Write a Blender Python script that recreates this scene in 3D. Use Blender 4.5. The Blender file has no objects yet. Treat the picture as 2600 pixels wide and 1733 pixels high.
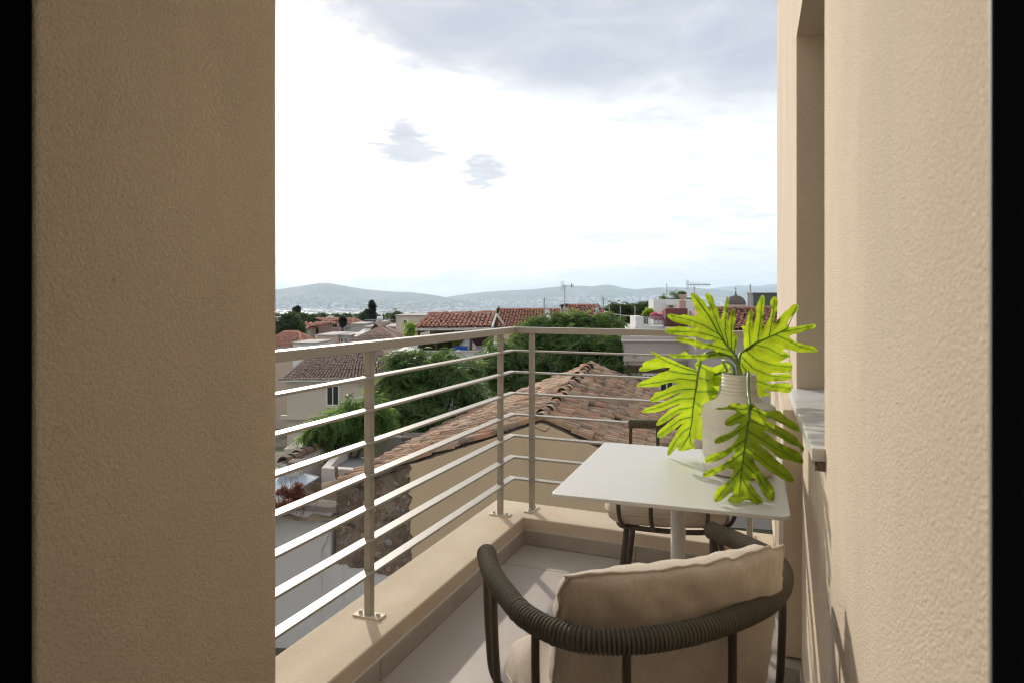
import bpy, bmesh, math, random
import numpy as np
from mathutils import Vector, Matrix, noise
from mathutils.geometry import delaunay_2d_cdt

random.seed(7)
rng = np.random.default_rng(7)
R = math.radians
scn = bpy.context.scene
col = scn.collection

# ------------------------------------------------------------------ camera
EYE = 1.27          # eye height above the balcony tiles
FPX = 1733.0        # focal length in photograph pixels (24 mm on 36 mm, 2600 px wide)
V0 = 762.0          # horizon row in the photograph
cam_d = bpy.data.cameras.new('camera')
cam_d.lens = 24.0
cam_d.sensor_width = 36.0
cam_d.shift_y = -(866.5 - V0) / 2600.0
cam_d.clip_start = 0.05
cam_d.clip_end = 60000
cam_d.dof.use_dof = True
cam_d.dof.focus_distance = 4.2
cam_d.dof.aperture_fstop = 8.0
cam = bpy.data.objects.new('camera', cam_d)
cam.location = (0, 0, EYE)
cam.rotation_euler = (R(90), 0, 0)
col.objects.link(cam)
scn.camera = cam

# ------------------------------------------------------------------ sun, sky, exposure
SUN_AZ, SUN_EL = R(-19.3), R(21.0)      # azimuth from +Y, clockwise positive
sun_dir = Vector((math.sin(SUN_AZ) * math.cos(SUN_EL), math.cos(SUN_AZ) * math.cos(SUN_EL), math.sin(SUN_EL)))
sl = bpy.data.lights.new('sun', 'SUN')
sl.energy = 1.12
sl.angle = R(1.2)
sl.color = (1.0, 0.92, 0.80)
so = bpy.data.objects.new('sun', sl)
so.rotation_euler = (-sun_dir).to_track_quat('-Z', 'Y').to_euler()
so.location = (0, 0, 50)
col.objects.link(so)

world = bpy.data.worlds.new('World')
scn.world = world
world.use_nodes = True
wt = world.node_tree
wt.nodes.clear()
def wn(t, **kw):
    n = wt.nodes.new(t)
    for k, v in kw.items(): setattr(n, k, v)
    return n
wl = wt.links.new
def wmath(op, a, b=None, clamp=False):
    n = wn('ShaderNodeMath', operation=op); n.use_clamp = clamp
    for i, x in enumerate((a, b)):
        if x is None: continue
        if isinstance(x, (int, float)): n.inputs[i].default_value = x
        else: wl(x, n.inputs[i])
    return n.outputs[0]
sky = wn('ShaderNodeTexSky', sky_type='NISHITA')
sky.sun_disc = False
sky.sun_elevation = SUN_EL
sky.sun_rotation = SUN_AZ
sky.altitude = 100
sky.air_density = 1.0
sky.dust_density = 3.0
sky.ozone_density = 1.0
tc = wn('ShaderNodeTexCoord')
sep = wn('ShaderNodeSeparateXYZ'); wl(tc.outputs['Generated'], sep.inputs[0])
dx, dy, dz = sep.outputs
el = wmath('ARCSINE', dz)
az = wmath('ARCTAN2', dx, dy)
# cloud deck: direction projected on a high plane
den = wmath('ADD', wmath('MAXIMUM', dz, 0.0), 0.10)
cmb = wn('ShaderNodeCombineXYZ')
wl(wmath('DIVIDE', dx, den), cmb.inputs[0]); wl(wmath('DIVIDE', dy, den), cmb.inputs[1])
def wnoise(scale, detail, rough, dist=0.0, off=(0, 0, 0), vec=None):
    mp = wn('ShaderNodeMapping'); mp.inputs['Location'].default_value = off
    wl(vec or cmb.outputs[0], mp.inputs['Vector'])
    n = wn('ShaderNodeTexNoise'); n.inputs['Scale'].default_value = scale
    n.inputs['Detail'].default_value = detail; n.inputs['Roughness'].default_value = rough
    n.inputs['Distortion'].default_value = dist
    wl(mp.outputs[0], n.inputs['Vector'])
    return n.outputs['Fac']
def wramp(x, a, b):
    n = wn('ShaderNodeMapRange', interpolation_type='SMOOTHSTEP')
    n.inputs[1].default_value = a; n.inputs[2].default_value = b
    wl(x, n.inputs[0]); return n.outputs[0]
n_big = wnoise(1.0, 8, 0.60, 0.5, (3.1, 0.4, 0))
n_fine = wnoise(3.2, 10, 0.62, 0.8, (0.3, 4.0, 0))
n_hf = wnoise(7.0, 8, 0.6, 0.9, (2.2, 9.1, 0))
n_veil = wnoise(0.8, 7, 0.6, 0.6, (7.7, 1.1, 0))
# clouds of the deck in the photograph, each an ellipse in azimuth and elevation frayed by noise
CL = [(-0.085, 0.395, 0.24, 0.085, 1.0), (0.11, 0.345, 0.23, 0.075, 1.0), (0.10, 0.44, 0.44, 0.095, 1.0), (0.34, 0.335, 0.17, 0.085, 1.0), (0.42, 0.40, 0.20, 0.11, 1.0), (0.0, 0.32, 0.05, 0.02, .5), (0.21, 0.295, 0.05, 0.02, .5),
      (-0.152, 0.212, 0.088, 0.030, .95), (-0.160, 0.232, 0.052, 0.034, .95), (-0.040, 0.188, 0.052, 0.033, .95), (-0.050, 0.178, 0.052, 0.013, .75), (0.235, 0.262, 0.10, 0.018, .4), (0.10, 0.17, 0.09, 0.008, .25), (0.28, 0.20, 0.12, 0.012, .3), (-0.10, 0.10, 0.14, 0.008, .22), (0.16, 0.09, 0.16, 0.008, .22)]
dens = None
fray = wmath('ADD', wmath('MULTIPLY', wmath('SUBTRACT', n_big, 0.5), 1.2), wmath('MULTIPLY', wmath('SUBTRACT', n_fine, 0.5), 1.5))
hf = wmath('MULTIPLY', wmath('SUBTRACT', n_hf, 0.5), 1.7)
for (ca, ce, ra, re_, am) in CL:
    qa = wmath('DIVIDE', wmath('SUBTRACT', az, ca), ra); qe = wmath('DIVIDE', wmath('SUBTRACT', el, ce), re_)
    r2 = wmath('SQRT', wmath('ADD', wmath('MULTIPLY', qa, qa), wmath('MULTIPLY', qe, qe)))
    m = wmath('MULTIPLY', wramp(wmath('ADD', wmath('SUBTRACT', 1.0, r2), wmath('ADD', fray, hf) if ra < .09 else wmath('ADD', fray, wmath('MULTIPLY', hf, .3))), -0.22, 0.62), am)
    dens = m if dens is None else wmath('MAXIMUM', dens, m)
# the same deck goes on over the rest of the sky
rest = wmath('MULTIPLY', wramp(n_big, 0.50, 0.66), wramp(el, 0.45, 0.60))
dens = wmath('MAXIMUM', dens, wmath('MULTIPLY', rest, 0.9))
side = wmath('MULTIPLY', wramp(n_big, 0.52, 0.66), wramp(wmath('ABSOLUTE', az), 0.6, 0.8))
dens = wmath('MAXIMUM', dens, wmath('MULTIPLY', side, wramp(el, 0.1, 0.3)))
wisp = wmath('MULTIPLY', wramp(n_fine, 0.46, 0.74), 0.26)
dens = wmath('MAXIMUM', dens, wisp)
def wmix(f, a, b):
    n = wn('ShaderNodeMix', data_type='RGBA')
    if isinstance(f, (int, float)): n.inputs[0].default_value = f
    else: wl(f, n.inputs[0])
    for i, x in ((6, a), (7, b)):
        if isinstance(x, tuple): n.inputs[i].default_value = x + (1,)
        else: wl(x, n.inputs[i])
    return n.outputs[2]
bg_sky = wn('ShaderNodeBackground'); bg_sky.inputs[1].default_value = 0.10
wl(sky.outputs[0], bg_sky.inputs[0])
# thin bright veil of high cloud over the blue, thinner in places
bg_veil = wn('ShaderNodeBackground'); wl(wmix(wramp(wmath('ADD', wmath('MULTIPLY', n_fine, .6), wmath('MULTIPLY', n_hf, .4)), 0.38, 0.58), (0.245, 0.257, 0.267), (0.345, 0.348, 0.350)), bg_veil.inputs[0]); bg_veil.inputs[1].default_value = 1.0
mixv = wn('ShaderNodeMixShader')
wl(wmath('ADD', wmath('MULTIPLY', wramp(n_veil, 0.30, 0.62), 0.10), 0.86), mixv.inputs[0])
wl(bg_sky.outputs[0], mixv.inputs[1]); wl(bg_veil.outputs[0], mixv.inputs[2])
bg_cl = wn('ShaderNodeBackground')
wl(wmix(wramp(n_fine, 0.3, 0.7), (0.158, 0.173, 0.205), (0.198, 0.208, 0.232)), bg_cl.inputs[0]); bg_cl.inputs[1].default_value = 1.0
mixc = wn('ShaderNodeMixShader')
wl(wmath('MULTIPLY', dens, 0.92), mixc.inputs[0]); wl(mixv.outputs[0], mixc.inputs[1]); wl(bg_cl.outputs[0], mixc.inputs[2])
wo = wn('ShaderNodeOutputWorld'); wl(mixc.outputs[0], wo.inputs[0])

scn.view_settings.view_transform = 'Standard'
scn.view_settings.look = 'None'
scn.view_settings.gamma = 1.0
scn.view_settings.use_curve_mapping = False
scn.view_settings.exposure = 1.74
scn.render.engine = 'CYCLES'
scn.cycles.use_denoising = True
scn.cycles.use_adaptive_sampling = True
scn.cycles.adaptive_threshold = 0.025
scn.cycles.filter_width = 1.15
scn.cycles.max_bounces = 9
scn.cycles.diffuse_bounces = 7
scn.cycles.transmission_bounces = 6
scn.cycles.transparent_max_bounces = 8
scn.cycles.volume_bounces = 1
scn.cycles.caustics_reflective = False
scn.cycles.caustics_refractive = False
scn.cycles.sample_clamp_indirect = 4.0

# ------------------------------------------------------------------ helpers
def P(u, v, D):                       # a point seen at photograph pixel (u, v), D metres ahead
    return Vector(((u - 1300.0) / FPX * D, D, EYE - (v - V0) / FPX * D))
def PZ(u, v, z):                      # the same, from its known height
    return P(u, v, FPX * (EYE - z) / (v - V0))
AX = R(19.5)                          # right wall and table
DX = R(21.3)                          # left railing
def WA(a, b, z): return Vector((a * math.sin(AX) + b * math.cos(AX), a * math.cos(AX) - b * math.sin(AX), z))
def WD(d, n, z): return Vector((d * math.sin(DX) + n * math.cos(DX), d * math.cos(DX) - n * math.sin(DX), z))

def tag(o, label=None, cat=None, group=None, kind=None):
    if label: o['label'] = label
    if cat: o['category'] = cat
    if group: o['group'] = group
    if kind: o['kind'] = kind
    return o
def empty(name, loc=(0, 0, 0), rz=0.0, parent=None):
    o = bpy.data.objects.new(name, None); col.objects.link(o)
    o.location = loc; o.rotation_euler = (0, 0, rz); o.empty_display_size = 0.1
    if parent: o.parent = parent
    return o
def thing(name, label, cat, loc=(0, 0, 0), rz=0.0, group=None):
    return tag(empty(name, loc, rz), label, cat, group)

class MB:
    def __init__(s): s.v = []; s.f = []
    def add(s, vs, fs):
        k = len(s.v); s.v += [(float(x[0]), float(x[1]), float(x[2])) for x in vs]; s.f += [tuple(i + k for i in f) for f in fs]
    def hexa(s, c):                   # 8 corners: bottom ring then top ring
        s.add(c, [(3, 2, 1, 0), (4, 5, 6, 7), (0, 1, 5, 4), (1, 2, 6, 5), (2, 3, 7, 6), (3, 0, 4, 7)])
    def box(s, x0, x1, y0, y1, z0, z1, fn=None):
        fn = fn or (lambda x, y, z: Vector((x, y, z)))
        s.hexa([fn(x0, y0, z0), fn(x1, y0, z0), fn(x1, y1, z0), fn(x0, y1, z0), fn(x0, y0, z1), fn(x1, y0, z1), fn(x1, y1, z1), fn(x0, y1, z1)])
    def prism(s, poly, z0, z1):       # poly: list of (x, y), counter-clockwise
        n = len(poly)
        s.add([(p[0], p[1], z0) for p in poly] + [(p[0], p[1], z1) for p in poly],
              [tuple(range(n - 1, -1, -1)), tuple(range(n, 2 * n))] + [(i, (i + 1) % n, n + (i + 1) % n, n + i) for i in range(n)])
    def bar(s, p, q, w, h, up=Vector((0, 0, 1))):   # rectangular bar between two points
        p = Vector(p); q = Vector(q); d = (q - p).normalized(); sd = d.cross(up).normalized(); u = sd.cross(d)
        o = [(-w / 2, -h / 2), (w / 2, -h / 2), (w / 2, h / 2), (-w / 2, h / 2)]
        s.hexa([p + sd * a + u * b for a, b in o] + [q + sd * a + u * b for a, b in o])
    def tube(s, pts, rad, seg=8, cap=True):
        pts = [Vector(p) for p in pts]; n = len(pts)
        rr = rad if isinstance(rad, (list, tuple)) else [rad] * n
        vs = []; ref = None
        for i, p in enumerate(pts):
            t = (pts[min(i + 1, n - 1)] - pts[max(i - 1, 0)]).normalized()
            if ref is None:
                ref = t.orthogonal().normalized()
            ref = (ref - t * ref.dot(t))
            ref = ref.normalized() if ref.length > 1e-6 else t.orthogonal().normalized()
            bn = t.cross(ref)
            for k in range(seg):
                a = 2 * math.pi * k / seg
                vs.append(p + (ref * math.cos(a) + bn * math.sin(a)) * rr[i])
        fs = [(i * seg + k, i * seg + (k + 1) % seg, (i + 1) * seg + (k + 1) % seg, (i + 1) * seg + k) for i in range(n - 1) for k in range(seg)]
        if cap:
            fs += [tuple(range(seg - 1, -1, -1)), tuple((n - 1) * seg + k for k in range(seg))]
        s.add(vs, fs)
    def lathe(s, prof, c=(0, 0, 0), seg=32, closed=False):
        c = Vector(c); vs = []; n = len(prof)
        for r, z in prof:
            for k in range(seg):
                a = 2 * math.pi * k / seg
                vs.append(c + Vector((r * math.cos(a), r * math.sin(a), z)))
        fs = [(i * seg + k, i * seg + (k + 1) % seg, (i + 1) * seg + (k + 1) % seg, (i + 1) * seg + k) for i in range(n - 1) for k in range(seg)]
        s.add(vs, fs)
    def build(s, name, mat, parent=None, smooth=False, bevel=0.0, seg=2):
        me = bpy.data.meshes.new(name)
        me.from_pydata(s.v, [], s.f); me.update()
        return mobj(name, me, mat, parent, smooth, bevel, seg)
def mobj(name, me, mat, parent=None, smooth=False, bevel=0.0, seg=2):
    if mat is not None and not me.materials: me.materials.append(mat)
    if smooth: me.polygons.foreach_set('use_smooth', np.ones(len(me.polygons), dtype=bool))
    o = bpy.data.objects.new(name, me); col.objects.link(o)
    if parent:
        o.parent = parent
        o.matrix_parent_inverse = PW(parent).inverted()
    if bevel:
        m = o.modifiers.new('bevel', 'BEVEL'); m.width = bevel; m.segments = seg; m.limit_method = 'ANGLE'; m.angle_limit = R(40)
    return o
def PW(o):
    m = Matrix.LocRotScale(o.location, o.rotation_euler, o.scale)
    if o.parent: m = PW(o.parent) @ o.matrix_parent_inverse @ m
    return m
def np_mesh(name, V, F):              # V (n,3), F (m,k) arrays
    me = bpy.data.meshes.new(name)
    V = np.ascontiguousarray(V, dtype=np.float32); F = np.ascontiguousarray(F, dtype=np.int32)
    me.vertices.add(len(V)); me.vertices.foreach_set('co', V.ravel())
    m, k = F.shape
    me.loops.add(m * k); me.loops.foreach_set('vertex_index', F.ravel())
    me.polygons.add(m); me.polygons.foreach_set('loop_start', np.arange(0, m * k, k, dtype=np.int32))
    me.polygons.foreach_set('loop_total', np.full(m, k, dtype=np.int32))
    me.update(calc_edges=True); me.validate()
    return me

# ------------------------------------------------------------------ materials
class NT:
    def __init__(s, name):
        s.m = bpy.data.materials.new(name); s.m.use_nodes = True; s.t = s.m.node_tree
        s.b = s.t.nodes['Principled BSDF']; s.out = s.t.nodes['Material Output']
        s.g = s.n('ShaderNodeNewGeometry')
        s.pos = s.g.outputs['Position']
    def n(s, t, **kw):
        x = s.t.nodes.new(t)
        for k, v in kw.items(): setattr(x, k, v)
        return x
    def l(s, a, b): s.t.links.new(a, b)
    def noise(s, scale, detail=4, rough=0.55, vec=None, stretch=None, dist=0.0):
        v = vec or s.pos
        if stretch:
            mp = s.n('ShaderNodeMapping'); mp.inputs['Scale'].default_value = stretch; s.l(v, mp.inputs['Vector']); v = mp.outputs[0]
        x = s.n('ShaderNodeTexNoise'); x.inputs['Scale'].default_value = scale; x.inputs['Detail'].default_value = detail
        x.inputs['Roughness'].default_value = rough; x.inputs['Distortion'].default_value = dist
        s.l(v, x.inputs['Vector']); return x.outputs['Fac']
    def ramp(s, x, a, b, lo=0.0, hi=1.0):
        n = s.n('ShaderNodeMapRange', interpolation_type='SMOOTHSTEP')
        for i, q in zip((1, 2, 3, 4), (a, b, lo, hi)): n.inputs[i].default_value = q
        s.l(x, n.inputs[0]); return n.outputs[0]
    def mix(s, f, a, b, blend='MIX'):
        n = s.n('ShaderNodeMix', data_type='RGBA', blend_type=blend)
        if isinstance(f, (int, float)): n.inputs[0].default_value = f
        else: s.l(f, n.inputs[0])
        for i, x in ((6, a), (7, b)):
            if isinstance(x, tuple): n.inputs[i].default_value = x + (1,)
            else: s.l(x, n.inputs[i])
        return n.outputs[2]
    def math(s, op, a, b=0.0):
        n = s.n('ShaderNodeMath', operation=op)
        for i, x in enumerate((a, b)):
            if isinstance(x, (int, float)): n.inputs[i].default_value = x
            else: s.l(x, n.inputs[i])
        return n.outputs[0]
    def colr(s, ramp, fac):
        n = s.n('ShaderNodeValToRGB'); e = n.color_ramp.elements
        while len(e) < len(ramp): e.new(0.5)
        for i, (p, c) in enumerate(ramp): e[i].position = p; e[i].color = c + (1,)
        s.l(fac, n.inputs[0]); return n.outputs[0]
    def rand(s):                      # random by object and by loose island
        oi = s.n('ShaderNodeObjectInfo')
        return s.math('FRACT', s.math('ADD', oi.outputs['Random'], s.g.outputs['Random Per Island']))
    def bump(s, h, strength, dist, chain=None):
        n = s.n('ShaderNodeBump'); n.inputs['Strength'].default_value = strength; n.inputs['Distance'].default_value = dist
        s.l(h, n.inputs['Height'])
        if chain: s.l(chain, n.inputs['Normal'])
        return n.outputs[0]
    def fin(s, base=None, rough=0.7, normal=None, metal=0.0, spec=0.4):
        if base is not None:
            if isinstance(base, tuple): s.b.inputs['Base Color'].default_value = base + (1,)
            else: s.l(base, s.b.inputs['Base Color'])
        if isinstance(rough, (int, float)): s.b.inputs['Roughness'].default_value = rough
        else: s.l(rough, s.b.inputs['Roughness'])
        s.b.inputs['Metallic'].default_value = metal
        s.b.inputs['Specular IOR Level'].default_value = spec
        if normal: s.l(normal, s.b.inputs['Normal'])
        return s.m

def mul(c, k): return tuple(min(1, x * k) for x in c)
def simple(name, c, rough=0.6, var=0.12, scale=8.0, bump=0.0, bscale=60.0, bdist=0.004, metal=0.0, spec=0.4):
    t = NT(name)
    base = t.mix(t.noise(scale, 6, 0.6), mul(c, 1 - var), mul(c, 1 + var))
    nm = t.bump(t.noise(bscale, 5, 0.6), bump, bdist) if bump else None
    return t.fin(base, rough, nm, metal, spec)
def stucco(name, c, grain=300.0, dist=0.004, strength=0.9, stain=0.12, warm=None):
    t = NT(name)
    base = t.mix(t.noise(1.3, 6, 0.6), mul(c, 1 - stain), mul(c, 1 + stain * 0.6))
    base = t.mix(t.ramp(t.noise(3.5, 7, .7, stretch=(1, 1, .35)), .35, .7), base, mul(c, 1 - stain * .9))
    base = t.mix(t.ramp(t.noise(55, 3, .5), .735, .765, 0, .7), base, mul(c, .5))
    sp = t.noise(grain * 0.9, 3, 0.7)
    base = t.mix(t.ramp(sp, 0.42, 0.60), t.mix(1.0, base, (0.91, 0.90, 0.885), 'MULTIPLY'), base)  # grain pits darkened in the colour: painted occlusion plus fine dirt
    if warm:
        base = t.mix(t.ramp(t.noise(5.0, 7, 0.7), 0.52, 0.72), base, warm)
    base = t.mix(t.ramp(t.noise(420, 2, 0.5), 0.70, 0.76, 0, 0.6), base, mul(c, 0.45))
    vo = t.n('ShaderNodeTexVoronoi'); vo.inputs['Scale'].default_value = grain; t.l(t.pos, vo.inputs['Vector'])
    h = t.math('ADD', t.math('MULTIPLY', vo.outputs['Distance'], 0.35), t.noise(grain * 0.6, 5, 0.65))
    nm = t.bump(h, strength, dist)
    return t.fin(base, 0.92, nm, 0, 0.2)
def plaster(name, c, dirt=(0.10, 0.08, 0.065), amount=0.5, scale=1.6, streak=True, far=False):
    t = NT(name)
    base = t.mix(t.noise(scale, 7, 0.65), mul(c, 0.84), mul(c, 1.08))
    if streak:
        base = t.mix(t.ramp(t.noise(2.2, 6, 0.7, stretch=(2.2, 2.2, 0.22)), 0.55, 0.85, 0, amount), base, mul(c, 0.55))
    base = t.mix(t.ramp(t.noise(scale * 2.1, 9, 0.75), 0.60, 0.78, 0, amount), base, dirt)
    nm = None if far else t.bump(t.noise(28, 6, 0.7), 0.35, 0.01)
    return t.fin(base, 0.92, nm, 0, 0.2)
def tile_mat(name, cols, dirt=0.55, dirtc=(0.055, 0.042, 0.034), bump=True, ds=1.1):
    t = NT(name)
    n = len(cols)
    base = t.colr([((i + 0.5) / n, c) for i, c in enumerate(cols)], t.rand())
    base = t.mix(t.noise(9, 5, 0.7), t.mix(1.0, base, (0.72, 0.70, 0.68), 'MULTIPLY'), base)
    base = t.mix(t.ramp(t.noise(ds, 9, 0.72), 0.50, 0.70, 0, dirt), base, dirtc)
    base = t.mix(t.ramp(t.noise(14, 6, 0.75), 0.60, 0.74, 0, dirt * 0.9), base, mul(dirtc, 1.9))
    nm = t.bump(t.noise(45, 5, 0.7), 0.5, 0.012) if bump else None
    return t.fin(base, 0.9, nm, 0, 0.25)
def leaf_mat(name, c, trans, island=True, tfac=0.5, gloss=0.5):
    t = NT(name)
    r = t.g.outputs['Random Per Island']
    f = t.math('ADD', t.math('MULTIPLY', r, 0.65), t.math('MULTIPLY', t.noise(0.7, 4, 0.6), 0.5))
    cc = t.mix(f, mul(c, 0.42), mul(c, 1.75))
    tt = t.mix(f, mul(trans, 0.45), mul(trans, 1.6))
    t.fin(cc, gloss, None, 0, 0.35)
    tr = t.n('ShaderNodeBsdfTranslucent'); t.l(tt, tr.inputs[0])
    mx = t.n('ShaderNodeMixShader'); mx.inputs[0].default_value = tfac
    t.l(t.b.outputs[0], mx.inputs[1]); t.l(tr.outputs[0], mx.inputs[2]); t.l(mx.outputs[0], t.out.inputs[0])
    return t.m

M = {}
STUC = (0.72, 0.612, 0.485)
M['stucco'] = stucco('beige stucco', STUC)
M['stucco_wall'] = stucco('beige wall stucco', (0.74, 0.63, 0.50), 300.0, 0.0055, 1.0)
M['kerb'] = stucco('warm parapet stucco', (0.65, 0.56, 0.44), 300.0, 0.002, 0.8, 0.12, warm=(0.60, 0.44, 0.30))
M['rail'] = simple('greige rail paint', (0.33, 0.305, 0.27), 0.46, 0.07, 5, 0.12, 90, 0.001, 0.0, 0.5)
M['platewhite'] = simple('pale base plate paint', (0.57, 0.51, 0.42), 0.6, 0.06, 10)
M['black'] = simple('black door frame aluminium', (0.003, 0.003, 0.0035), 0.9, 0.05, spec=0.0)
M['room'] = simple('warm white room paint', (0.80, 0.765, 0.71), 0.8, .03)
def floor_tile():
    t = NT('grey porcelain tile')
    base = t.mix(t.noise(3.0, 8, 0.65), (0.34, 0.300, 0.270), (0.44, 0.395, 0.360))
    base = t.mix(t.ramp(t.noise(38, 6, 0.7), 0.62, 0.74, 0, 0.35), base, (0.20, 0.175, 0.155))
    base = t.mix(t.ramp(t.noise(7, 9, 0.8, dist=1.5), 0.60, 0.66, 0, 0.25), base, (0.17, 0.15, 0.135))
    rr = t.ramp(t.noise(12, 4, 0.6), 0.3, 0.7, 0.42, 0.62)
    return t.fin(base, rr, t.bump(t.noise(70, 4, 0.6), 0.15, 0.002), 0, 0.45)
M['tile'] = floor_tile()
M['skirt'] = simple('taupe skirting tile', (0.37, 0.33, 0.30), 0.5, 0.25, 9, 0.15, 60, 0.002)
M['grout'] = simple('pale grout', (0.50, 0.46, 0.41), 0.9, 0.08)
def marble():
    t = NT('white marble')
    v = t.noise(4.0, 9, 0.7, dist=1.6)
    base = t.mix(t.ramp(v, 0.44, 0.56), (0.68, 0.68, 0.67), (0.50, 0.50, 0.51))
    base = t.mix(t.noise(11, 5, 0.6), base, (0.70, 0.70, 0.69))
    return t.fin(base, 0.3, None, 0, 0.5)
M['marble'] = marble()
M['mortar'] = simple('rough brown mortar', (0.24, 0.19, 0.145), 0.95, 0.35, 40, 0.9, 120, 0.006)
M['table_'] = simple('pale grey table lacquer', (0.57, 0.595, 0.575), 0.40, 0.015, 3, 0.06, 400, 0.0004, 0.0, 0.45)
def tablemat():
    t = NT('pale grey table lacquer')
    base = t.mix(t.noise(3, 5, .6), (0.585, 0.59, 0.58), (0.61, 0.612, 0.60))
    base = t.mix(t.ramp(t.noise(16, 7, .75, dist=1.2), .62, .72, 0, .10), base, (0.70, 0.70, 0.68))
    return t.fin(base, t.ramp(t.noise(7, 6, .7), .3, .7, .30, .46), t.bump(t.noise(500, 2, .5), .05, .0004), 0, .5)
M['table'] = tablemat()
M['bronze'] = simple('dark bronze powder coat', (0.058, 0.045, 0.033), 0.5, 0.1, 20, 0.1, 300, 0.0005)
def rope():
    t = NT('dark olive rope')
    base = t.mix(t.noise(260, 3, 0.6), (0.062, 0.054, 0.040), (0.150, 0.135, 0.105))
    return t.fin(base, 0.75, t.bump(t.noise(600, 3, 0.6), 0.6, 0.001), 0, 0.3)
M['rope'] = rope()
def fabric():
    t = NT('sand woven fabric')
    tcn = t.n('ShaderNodeTexCoord')
    base = t.mix(t.noise(5, 5, 0.6), (0.66, 0.575, 0.475), (0.74, 0.655, 0.555))
    w1 = t.n('ShaderNodeTexWave', wave_type='BANDS', bands_direction='DIAGONAL'); w1.inputs['Scale'].default_value = 250; w1.inputs['Distortion'].default_value = 1.5; w1.inputs['Detail Scale'].default_value = 3
    t.l(tcn.outputs['Object'], w1.inputs['Vector'])
    w2 = t.noise(850, 2, 0.6, tcn.outputs['Object'])
    f = t.math('ADD', t.math('MULTIPLY', w1.outputs['Fac'], 0.6), t.math('MULTIPLY', w2, 0.6))
    base = t.mix(t.ramp(f, 0.35, 0.95), t.mix(1.0, base, (0.66, 0.64, 0.62), 'MULTIPLY'), base)
    base = t.mix(t.ramp(t.noise(170, 3, .6, tcn.outputs['Object'], stretch=(1, 1, .35)), .35, .65, 0, .35), base, t.mix(1.0, base, (.72, .71, .70), 'MULTIPLY'))
    t.b.inputs['Sheen Weight'].default_value = 0.25
    return t.fin(base, 0.95, t.bump(f, 0.5, 0.0012), 0, 0.1)
M['fabric'] = fabric()
def ceramic():
    t = NT('white stoneware')
    base = t.mix(t.noise(6, 5, 0.6), (0.76, 0.72, 0.65), (0.82, 0.79, 0.73))
    base = t.mix(t.ramp(t.noise(160, 2, 0.5), 0.68, 0.73, 0, 0.7), base, (0.33, 0.25, 0.17))
    return t.fin(base, 0.7, t.bump(t.noise(300, 3, 0.6), 0.2, 0.001), 0, 0.3)
M['ceramic'] = ceramic()
def philo(name, c, tr, tf, thick=True):
    t = NT(name)
    n1 = t.noise(8, 4, 0.5); n2 = t.noise(40, 4, 0.6)
    f = t.math('ADD', t.math('MULTIPLY', n1, 0.88), t.math('MULTIPLY', n2, 0.12))
    cc = t.mix(t.ramp(f, .3, .7), mul(c, 0.72), mul(c, 1.2)); tt = t.mix(t.ramp(f, .3, .7), mul(tr, 0.66), mul(tr, 1.12))
    if thick:                         # tissue is thicker and darker along the veins
        at = t.n('ShaderNodeAttribute', attribute_name='near_vein')
        cc = t.mix(at.outputs['Fac'], cc, mul(c, .62)); tt = t.mix(at.outputs['Fac'], tt, (tr[0] * .30, tr[1] * .48, tr[2]))
    sp = t.ramp(t.noise(130, 3, .6), .70, .76, 0, .5)
    cc = t.mix(sp, cc, (0.20, 0.16, 0.05))
    t.fin(cc, 0.42, t.bump(t.noise(45, 4, 0.6), 0.3, 0.004), 0, 0.45)
    tl = t.n('ShaderNodeBsdfTranslucent'); t.l(tt, tl.inputs[0])
    mx = t.n('ShaderNodeMixShader'); mx.inputs[0].default_value = tf
    t.l(t.b.outputs[0], mx.inputs[1]); t.l(tl.outputs[0], mx.inputs[2]); t.l(mx.outputs[0], t.out.inputs[0])
    return t.m
M['leaf'] = philo('philodendron leaf', (0.105, 0.205, 0.024), (0.47, 0.59, 0.020), 0.64)
M['vein'] = philo('leaf vein', (0.15, 0.235, 0.04), (0.24, 0.34, 0.02), 0.45, False)
M['stem'] = simple('leaf stalk', (0.17, 0.26, 0.09), 0.4, 0.15, 30)

# ================================================================== balcony and building
def isect(p, d, q, e):                # 2D line intersection
    k = (d[0] * e[1] - d[1] * e[0]); s = ((q[0] - p[0]) * e[1] - (q[1] - p[1]) * e[0]) / k
    return (p[0] + d[0] * s, p[1] + d[1] * s)
N_OUT, N_MID, N_IN = -1.496, -1.37, -1.244        # left parapet lines
D_FAC = 0.92                                       # facade plane
B_WALL, B_LOW = 0.15, 0.092                        # right wall and its thicker foot
dl = (math.sin(DX), math.cos(DX))
cd = Vector((0.916, -0.402)).normalized(); cn = Vector((-cd.y, cd.x))   # cross parapet: along, outward
K = Vector((0.0, 3.745))                           # corner of the railing
def lft(n): q = WD(0, n, 0); return (q.x, q.y)
def crs(o): q = K + cn * o; return (q.x, q.y)      # o: offset from the railing line, outward positive
IN_C, OUT_C = -0.135, 0.117
rw = lambda b: ((WA(0, b, 0).x, WA(0, b, 0).y), (math.sin(AX), math.cos(AX)))
c_in = isect(lft(N_IN), dl, crs(IN_C), cd); c_out = isect(lft(N_OUT), dl, crs(OUT_C), cd)
e_in = isect(*rw(B_LOW), crs(IN_C), cd); e_out = isect(*rw(B_LOW), crs(OUT_C), cd)
f_in = WD(D_FAC, N_IN, 0); f_out = WD(D_FAC, N_OUT, 0)
KZ = 0.136

par = thing('balcony_parapet', 'low warm beige stucco parapet kerb running round the balcony edge', 'parapet', (c_in[0], c_in[1], 0))
m = MB()
m.prism([f_in[:2], c_in, e_in, e_out, c_out, f_out[:2]][::-1], -0.42, KZ)
# orient faces outward
pk = m.build('kerb', M['kerb'], par, bevel=0.006)
bm = bmesh.new(); bm.from_mesh(pk.data); bmesh.ops.recalc_face_normals(bm, faces=bm.faces); bm.to_mesh(pk.data); bm.free()
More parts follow.
